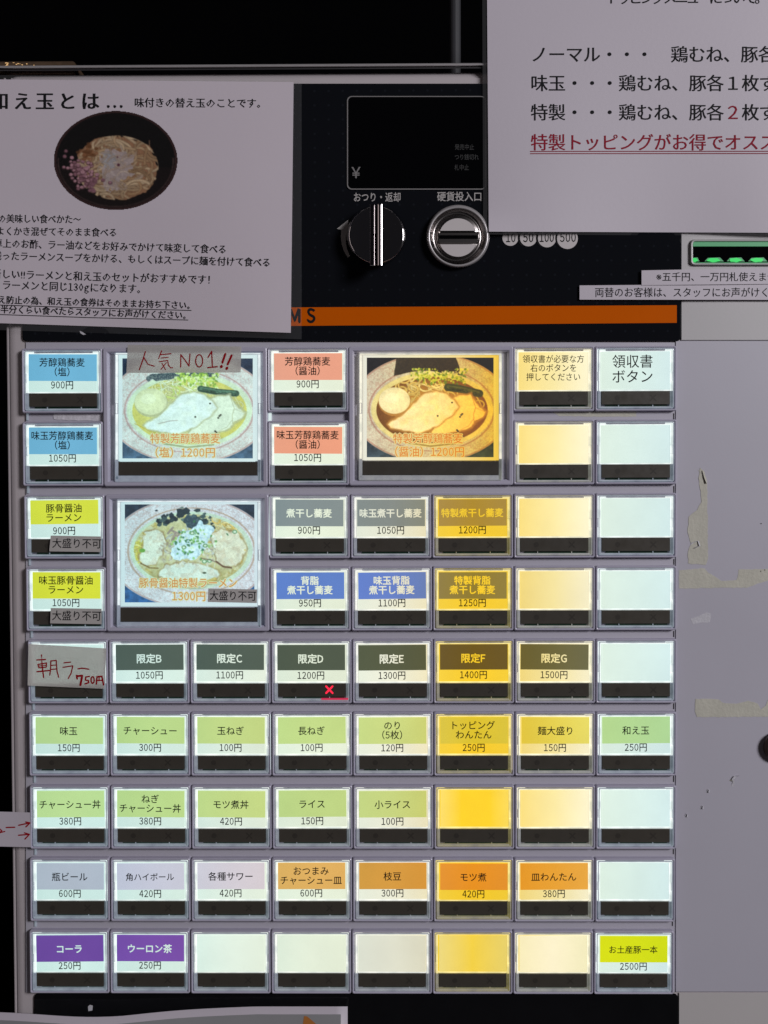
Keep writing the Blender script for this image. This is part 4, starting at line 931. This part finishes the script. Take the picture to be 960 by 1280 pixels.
for x, y in ((884.5, 987.5), (877, 1008), (857.5, 1018)): scrap([(x - 2, y + 3), (x, y - 1), (x + 1.5, y), (x + 1, y + 3)], 1.3, M['residue_pale'], .15)
scrap([(872, 587), (877, 592), (878, 588), (880, 596), (883, 604)], 1.2, M['residue'], .2)
scrap([(862, 684), (865, 678), (872, 676), (874, 682), (868, 685)], 1.6, M['residue_pale'], .2)
blob([(455, 795), (905, 800), (905, 865), (700, 862), (560, 860), (460, 850)], 6.857, 0, 400, .4, .75, 'tape_residue', pm('peeled_white_tape', (0.62, 0.60, 0.64), .4, var=.35, vscale=350, bump=1.0, bscale=500), jag=.4)
blob([(170, 330), (480, 332), (480, 352), (200, 350)], 2.909, 630, 400, .4, .5, 'glue_smear', M['residue'], jag=.4)
for x, y in ((951.5, 654.5), (951, 714), (956, 712.5)): 
    mb = MB(P); mb.lathe(x, y, [(0.8, .8), (0.6, 1.0)], seg=6); mb.build('dirt_speck', M['grime'], machine)
# thin clear edge strips beside the first column
for r in range(8):
    mb = MB(P); y0, y1 = TOP[r] + 80.8, TOP[r + 1] - .6; x = XLr[r] + 5.2
    mb.box(x - 1.6, y0, x + 1.2, y1, .4, 1.1, .3); mb.build('edge_strip', lip_mat(0), machine)
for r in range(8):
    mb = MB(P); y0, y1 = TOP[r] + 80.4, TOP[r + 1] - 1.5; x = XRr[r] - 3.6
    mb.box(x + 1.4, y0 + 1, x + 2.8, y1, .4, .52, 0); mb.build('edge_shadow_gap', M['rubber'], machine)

# ------------------------------------------------------------------ things taped on the machine
def sheet(corners, depth, name, m, parent=None, n=16, thick=.25):
    """paper sheet through four corners (tl, tr, br, bl) with a depth function of u, v"""
    (a, b, c, d_) = corners; V = []
    def uv(u, v): return (a[0] * (1 - u) * (1 - v) + b[0] * u * (1 - v) + c[0] * u * v + d_[0] * (1 - u) * v, a[1] * (1 - u) * (1 - v) + b[1] * u * (1 - v) + c[1] * u * v + d_[1] * (1 - u) * v)
    for t in (0, thick):
        for j in range(n + 1):
            for i in range(n + 1):
                x, y = uv(i / n, j / n); V.append(P(x, y, depth(i / n, j / n) - t))
    k = (n + 1) ** 2; F = []
    for j in range(n):
        for i in range(n):
            q = j * (n + 1) + i; F.append((q, q + 1, q + n + 2, q + n + 1)); F.append((k + q + n + 1, k + q + n + 2, k + q + 1, k + q))
    edge = [i for i in range(n + 1)] + [(j + 1) * (n + 1) - 1 for j in range(1, n + 1)] + [n * (n + 1) + i for i in range(n - 1, -1, -1)] + [j * (n + 1) for j in range(n - 1, 0, -1)]
    e0 = len(V); V += [V[i] for i in edge] + [V[k + i] for i in edge]; L = len(edge)      # the cut edge has vertices of its own: crisp
    F += [(e0 + i, e0 + L + i, e0 + L + (i + 1) % L, e0 + (i + 1) % L) for i in range(L)]
    return obj(name, V, F, m, parent, smooth=True)

def inv_depth(corners, depth):
    """depth at a pixel of a near-rectangular sheet"""
    x0 = (corners[0][0] + corners[3][0]) / 2; x1 = (corners[1][0] + corners[2][0]) / 2; y0 = (corners[0][1] + corners[1][1]) / 2; y1 = (corners[2][1] + corners[3][1]) / 2
    return lambda x, y, d: P(x, y, depth((x - x0) / (x1 - x0), (y - y0) / (y1 - y0)) + d)

# left notice
LC = [(-150, 98), (367, 102.5), (363.5, 416), (-150, 399)]
ld = lambda u, v: 2.9 + 1.5 * math.sin(u * 8.0 + .6) * (v ** 1.5) + 1.0 * (1 - v) * .4 + .5 * u * v
notice = sheet(LC, ld, 'paper_notice', pm('lightened_laminated_paper', (0.62, 0.555, 0.61), 0.5, var=0.03, vscale=20, bump=0.06, bscale=600), n=28)  # paper lightened to offset the weaker light on the left
tag(notice, 'white laminated notice with a dark noodle bowl photo, taped at the upper left', 'notice')
lf = inv_depth(LC, ld)
FC = [(-150, 93), (377, 96), (377, 424), (-150, 408)]
sheet(FC, lambda u, v: ld(u, v) - .45, 'laminate_film', M['film'], notice, n=28, thick=.08)
tm = MB(lf)
for ch, x, wd in (('和', -2, 21), ('え', 28, 21), ('玉', 55.5, 21), ('と', 84, 21), ('は', 113, 21)): text(tm, ch, x, 127, em=22.5, d=.12, offset=.004, res=2, serif=.055)
text(tm, '…', 143.5, 126, em=23, d=.12, offset=.02, res=2)
def line(s_, x0, x1, ya, yb, em, serif=.035, off=-.004, res=1):
    """line of print from x0 to x1 following the curl of the sheet"""
    rot = math.atan2(yb - ya, x1 - x0); text(tm, s_, (x0 + x1) / 2, (ya + yb) / 2, em=em, width=x1 - x0, d=.12, rot=rot, offset=off, serif=serif, res=res)
line('味付きの替え玉のことです。', 168.5, 325, 128.5, 129.5, 12.4)
line('〜和え玉の美味しい食べかた〜', -44, 101, 273, 274.5, 11.3)
line('・よくかき混ぜてそのまま食べる', -11.5, 145, 289, 291, 11.3)
line('・卓上のお酢、ラー油などをお好みでかけて味変して食べる', -15, 282, 304, 312, 11.6)
line('・残ったラーメンスープをかける、もしくはスープに麺を付けて食べる', -16, 337, 319.5, 328.5, 11.6)
line('新しい!!ラーメンと和え玉のセットがおすすめです！', -10, 262, 342.5, 350, 12.2)
line('※ラーメンと同じ130gになります。', -9, 175, 356, 361.5, 12.2)
line('冷え防止の為、和え玉の食券はそのままお持ち下さい。', -12.7, 237, 374.5, 382, 10.4, off=.006)
line('※半分くらい食べたらスタッフにお声がけください。', -5.7, 232, 386.5, 394.5, 10.4, off=.006)
for (xa, ya, xb, yb_) in ((-22, 380.5, 239, 388), (-18, 392.5, 235, 400)): tm.stroke([(xa, ya), ((xa + xb) / 2, (ya + yb_) / 2 + .6), (xb, yb_)], .9, .12)
tm.build('lettering', M['ink'], notice)
cb = soften(dark_bowl(), 4); mk = cb.ell(478, 398, 438, 351)[1] < 1.0
sb = 960 / 170.0
canvas_mesh('bowl_photo', cb, lambda u, v: lf(60 + (40 + 875 * u) / 5.647, 130 + (48 + 702 * v) / 5.647, .12), M['photoprint'], notice, mask=mk.astype(int), gain=0.78)

# right notice
RC = [(608, -120), (1240, -120), (1240, 292), (611, 289.5)]
rd = lambda u, v: 3.0 + 1.5 * math.sin(u * 11 + 1) * v * v + .8 * (1 - v) + (1.4 * max(0, v - .93) / .07 * max(0, 1 - u * 18))
n2 = sheet(RC, rd, 'paper_notice', M['paper'], n=28)
tag(n2, 'large white notice with a red underlined last line, covering the upper right', 'notice')
rf = inv_depth(RC, rd); tm = MB(rf)
sheet([(602.5, -120), (1245, -120), (1245, 296), (604, 293)], lambda u, v: rd(u, v) - .45, 'laminate_film', M['film'], n2, n=28, thick=.08)
def rline(s_, x0, y, pitch, em, mt=0, serif=.022, res=2):
    tm.mat(mt)
    for i, ch in enumerate(s_):
        if ch in ' 　': continue
        xx = x0 + pitch * i
        if xx > 1160: break
        text(tm, ch, xx, y, em=em, d=.12, serif=serif, res=res, align='cell')
rline('トッピングメニューについて。', 766, -2.5, 14.3, 17)
rline('ノーマル・・・　鶏むね、豚各１枚ずつ', 674, 68.5, 21.9, 21.2)
rline('味玉・・・鶏むね、豚各１枚ずつ', 674, 104.5, 22, 21.2)
rline('特製・・・鶏むね、豚各', 674, 141, 22, 21.2); rline('２', 674 + 22 * 11, 141, 22, 21.2, 1); rline('枚ずつ', 674 + 22 * 12, 141, 22, 21.2)
rline('特製トッピングがお得でオススメ！', 674, 178.5, 22, 21.2, 1)
tm.mat(1); tm.stroke([(663, 189.2), (1040, 189.0)], .9, .12); tm.stroke([(663, 192.0), (1040, 191.8)], .9, .12)
tm.build('lettering', [M['ink'], M['redtext']], n2)

# two narrow printed strips under the bill slot
def strip(corners, s_, x0, y, em, width, lb, d0=2.6):
    dp = lambda u, v: d0 + .15 * math.sin(u * 7)
    o = sheet(corners, dp, 'paper_strip', M['paper'], n=8); tag(o, lb, 'label strip')
    t = MB(inv_depth(corners, dp)); text(t, s_, x0, y, em=em, width=width, d=.1, offset=-.006, res=2, align='l'); t.build('lettering', M['inkbrown'], o)
strip([(802, 338), (1060, 333), (1060, 354), (802, 356.5)], '※五千円、一万円札使えません', 820.5, 346.3, 11.6, 162, 'upper narrow white strip of print right under the green bill slot')
strip([(724.5, 356.8), (1070, 353.8), (1070, 375), (724.5, 374.5)], '両替のお客様は、スタッフにお声がけください', 744, 365.8, 12.3, 254, 'longer lower strip of print overlapping the dark panel under the bill slot', 2.2)

# small notes
def note(corners, depth, name, m, lb, cat, strokes=None, txt=None, inkm=None, group=None):
    o = sheet(corners, depth, name, m, n=12, thick=.12); tag(o, lb, cat, group)
    t = MB(inv_depth(corners, depth))
    if strokes:
        for i, (pts, wd) in enumerate(strokes): t.stroke(pts, wd, .05 + .02 * (i % 5))
        t.build('handwriting', inkm, o)
    if txt:
        text(t, *txt[0], **txt[1]); t.build('lettering', inkm, o)
    return o
def sc(L, s, ox, oy, wd): return [([(ox + x / s, oy + y / s) for x, y in p], wd * k) for p, k in L]
def oval(cx, cy, rx, ry, n=16): return [(cx + rx * math.cos(a), cy + ry * math.sin(a)) for a in np.linspace(-1.8, 4.6, n)]
hand = sc([([(224, 70), (212, 112), (188, 178)], 1), ([(216, 106), (240, 146), (278, 157)], .9),
           ([(322, 65), (304, 110)], .9), ([(316, 88), (378, 82)], .9), ([(320, 108), (362, 104)], .8), ([(308, 130), (358, 123), (362, 150), (376, 168), (388, 166)], .9), ([(324, 140), (345, 178)], .8), ([(350, 136), (318, 176)], .8),
           ([(436, 162), (437, 88), (460, 118), (486, 156), (492, 84)], 1), (oval(547, 125, 21, 37), 1), ([(600, 104), (622, 68), (626, 160)], 1.1), ([(598, 166), (656, 160)], 1.1),
           ([(704, 84), (686, 136)], 1.8), ([(681, 158), (679, 161)], 2.4), ([(742, 92), (718, 146)], 1.8), ([(714, 168), (712, 172)], 2.4)], 4.8, 135, 425, 1.5)
note([(159.6, 431), (301.8, 433), (300.8, 465.6), (158, 466.2)], lambda u, v: 4.0 + .5 * math.sin(u * 9) * .5, 'paper_tape', M['tape'], 'wide paper tape with red handwritten NO1 over the top of the pale noodle picture', 'tape note', strokes=hand, inkm=M['redink'])
asa = sc([([(215, 190), (222, 300), (236, 415)], 1), ([(168, 240), (255, 235)], 1), ([(178, 284), (266, 270), (262, 312), (190, 318), (180, 286)], .9), ([(190, 300), (262, 292)], .7), ([(170, 357), (292, 345)], 1),
          ([(308, 248), (306, 330), (298, 390)], .9), ([(308, 250), (362, 244), (370, 350), (386, 412)], .9), ([(308, 295), (362, 290)], .8), ([(306, 335), (364, 330)], .8),
          ([(440, 268), (506, 262)], .9), ([(430, 313), (528, 298), (512, 370), (482, 425)], .9), ([(580, 328), (620, 322), (688, 332)], 1),
          ([(566, 395), (572, 428)], 1.3), ([(568, 402), (622, 396), (612, 450), (604, 490)], 1.6), ([(694, 404), (658, 410), (654, 440), (684, 446), (688, 466), (652, 478)], 1.1), (oval(726, 440, 16, 33), 1.1),
          ([(764, 480), (770, 408), (818, 402), (836, 488)], 1.2), ([(792, 408), (790, 446)], .9), ([(768, 446), (826, 442)], .9)], 8, 25, 795, 1.7)
note([(35.5, 805), (133, 810.5), (130.5, 861), (34.5, 857)], lambda u, v: 3.7 + 1.6 * max(0, .25 - u) ** 2 * 16 + .25 * math.sin(v * 6), 'paper_tape', M['tape'], 'paper tape with red handwritten price 750 covering a whole button at the left', 'tape note', strokes=asa, inkm=M['redink'])
for cs, tx, lb in (([(63.4, 669.4), (126.2, 670.6), (125.7, 690), (61.5, 689.2)], (96, 679.6, 61), 'grey printed label across the dark strip of the upper yellow menu button'),
                   ([(63.4, 760), (127, 761), (127, 780.2), (62.7, 779.2)], (95.8, 770, 61), 'grey printed label on the lower yellow menu button, just above the handwritten tape'),
                   ([(260.4, 735.6), (321.5, 736.8), (321, 753.8), (259.6, 752.4)], (291.2, 745, 58), 'grey printed label over the lower right corner of the pork bowl picture')):
    note(cs, lambda u, v: 3.5 + .5 * max(0, u - .9) * 6 * (1 - v), 'small_label', M['tape2'], lb, 'small label', txt=(('大盛り不可', tx[0], tx[1]), dict(em=12.6, width=tx[2], d=.06, rot=.012, offset=.004, res=2)), inkm=M['ink'], group='grey labels reading the same words')
arr = sc([([(-12, 225), (14, 246), (-10, 270)], 1.1), ([(-5, 262), (38, 252)], 1), ([(50, 220), (118, 218)], 1.1), ([(150, 202), (238, 183)], 1.1), ([(206, 176), (240, 183), (208, 214)], 1.1), ([(148, 282), (232, 275)], 1.1), ([(196, 263), (235, 275), (200, 312)], 1.1)], 6.4, 0, 1000, 1.5)
note([(-90, 1012), (37.5, 1015.6), (38.7, 1059), (-90, 1056)], lambda u, v: 4.2 + .6 * math.sin(u * 5), 'paper_tag', M['paper'], 'white paper tag with two red hand drawn arrows at the left edge of the machine', 'paper tag', strokes=arr, inkm=M['redink'])

# poster at the bottom left, its top edge bowed
def poster():
    def top(x): return 1264.5 + 7.0 * math.exp(-((x - 115) / 85) ** 2) - 6.5 * max(0, min(1, (x - 150) / 180)) ** 1.0 + (0.4 if x > 330 else 0)
    def dep(x, y): return 5 + 3.5 * math.exp(-((x - 115) / 120) ** 2)
    def grid(x0, x1, inset, yb_, extra, name, m, parent=None):
        n = 40; k = 4; V = []; F = []
        for j in range(k + 1):
            for i in range(n + 1):
                x = x0 + (x1 - x0) * i / n; yt = top(x) + inset; y = yt + (yb_ - yt) * j / k; V.append(P(x, y, dep(x, y) + extra))
        for j in range(k):
            for i in range(n): q = j * (n + 1) + i; F.append((q, q + 1, q + n + 2, q + n + 1))
        o = obj(name, V, F, m, parent, smooth=True)
        if parent is None:
            so = o.modifiers.new('thickness', 'SOLIDIFY'); so.thickness = .0003; so.offset = 1
        return o
    o = grid(-160, 434.5, 0, 1560, 0, 'poster', M['paper']); tag(o, 'white bordered poster with a grey picture, only its top edge showing at the bottom left', 'poster')
    grid(-160, 426, 9.5, 1540, .12, 'poster_print', M['paper_grey'], o)
    mb = MB(lambda x, y, d: P(x, y, dep(x, y) + d)); mb.flat([(378, 1285), (380, 1270), (384, 1270.5), (394, 1279), (400, 1286), (420, 1330), (370, 1330)], .2); mb.build('poster_figure', M['poster_orange'], o)
    mb = MB(lambda x, y, d: P(x, y, dep(x, y) + d)); mb.flat([(-10, 1284), (20, 1282), (60, 1290), (80, 1320), (-20, 1320)], .2); mb.build('poster_figure', M['poster_orange'], o)
poster()

# scrap of clear tape on the black strip and on the lower panel
def smear(pts, lb_parent=machine):
    mb = MB(P); mb.slab(pts, 1.15, 1.32); mb.build('tape_scrap', M['residue_pale'], lb_parent)
smear([(99.5, 413.5), (103, 415), (107.5, 418), (104, 418.6), (100.5, 416.5)])
smear([(110, 1258), (112.5, 1256), (116, 1257), (115.5, 1263), (110.5, 1264)])

# pole behind and flat box on the top
mb = MB(lambda x, y, d: P(x, y, d)); r0 = .0025
zp = P(569, 40, -120)
V = []; F = []
for k, z in enumerate((ztop - 0.004, 2.4)):
    V += [(zp.x + .0031 * math.cos(a), zp.y + .0031 * math.sin(a), z) for a in np.linspace(0, 2 * math.pi, 17)[:-1]]
F = [(i, (i + 1) % 16, 16 + (i + 1) % 16, 16 + i) for i in range(16)] + [tuple(range(16, 32)), tuple(range(16))[::-1]]
tag(obj('metal_pole', V, F, M['pole'], smooth=False), 'thin dark upright pole behind the top of the machine', 'pole')
amb = pm('amber_brown_plastic', (0.085, 0.055, 0.035), .25, var=.4, vscale=300, rvar=.1)
zb = ztop - 0.0014
a0, a1 = P(-60, 80, -2), P(93, 80, -2); V = []
hh = (P(50, 75.5, -2).z - zb)
bx = [(a0.x, .002), (a1.x, .002), (a1.x, .09), (a0.x, .09)]
V = [(x, y, zb) for x, y in bx] + [(x, y, zb + hh * .85) for x, y in bx] + [(x + (.001 if x < -.2 + 0 and i in (0, 3) else -.001), y + (.001 if i < 2 else -.001), zb + hh) for i, (x, y) in enumerate(bx)]
bxo = obj('display_box', V, [(3, 2, 1, 0)] + [(i, (i + 1) % 4, 4 + (i + 1) % 4, 4 + i) for i in range(4)] + [(4 + i, 4 + (i + 1) % 4, 8 + (i + 1) % 4, 8 + i) for i in range(4)] + [(8, 9, 10, 11)], amb)
tag(bxo, 'flat brown box with golden glints lying on the top left edge of the machine', 'box')
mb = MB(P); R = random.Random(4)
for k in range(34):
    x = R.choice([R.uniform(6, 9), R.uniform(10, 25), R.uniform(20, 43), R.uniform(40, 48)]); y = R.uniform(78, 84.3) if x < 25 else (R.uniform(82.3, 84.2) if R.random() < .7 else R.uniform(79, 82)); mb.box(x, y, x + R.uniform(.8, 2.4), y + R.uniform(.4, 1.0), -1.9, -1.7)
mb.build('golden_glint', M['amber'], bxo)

bpy.data.objects.remove(_to)
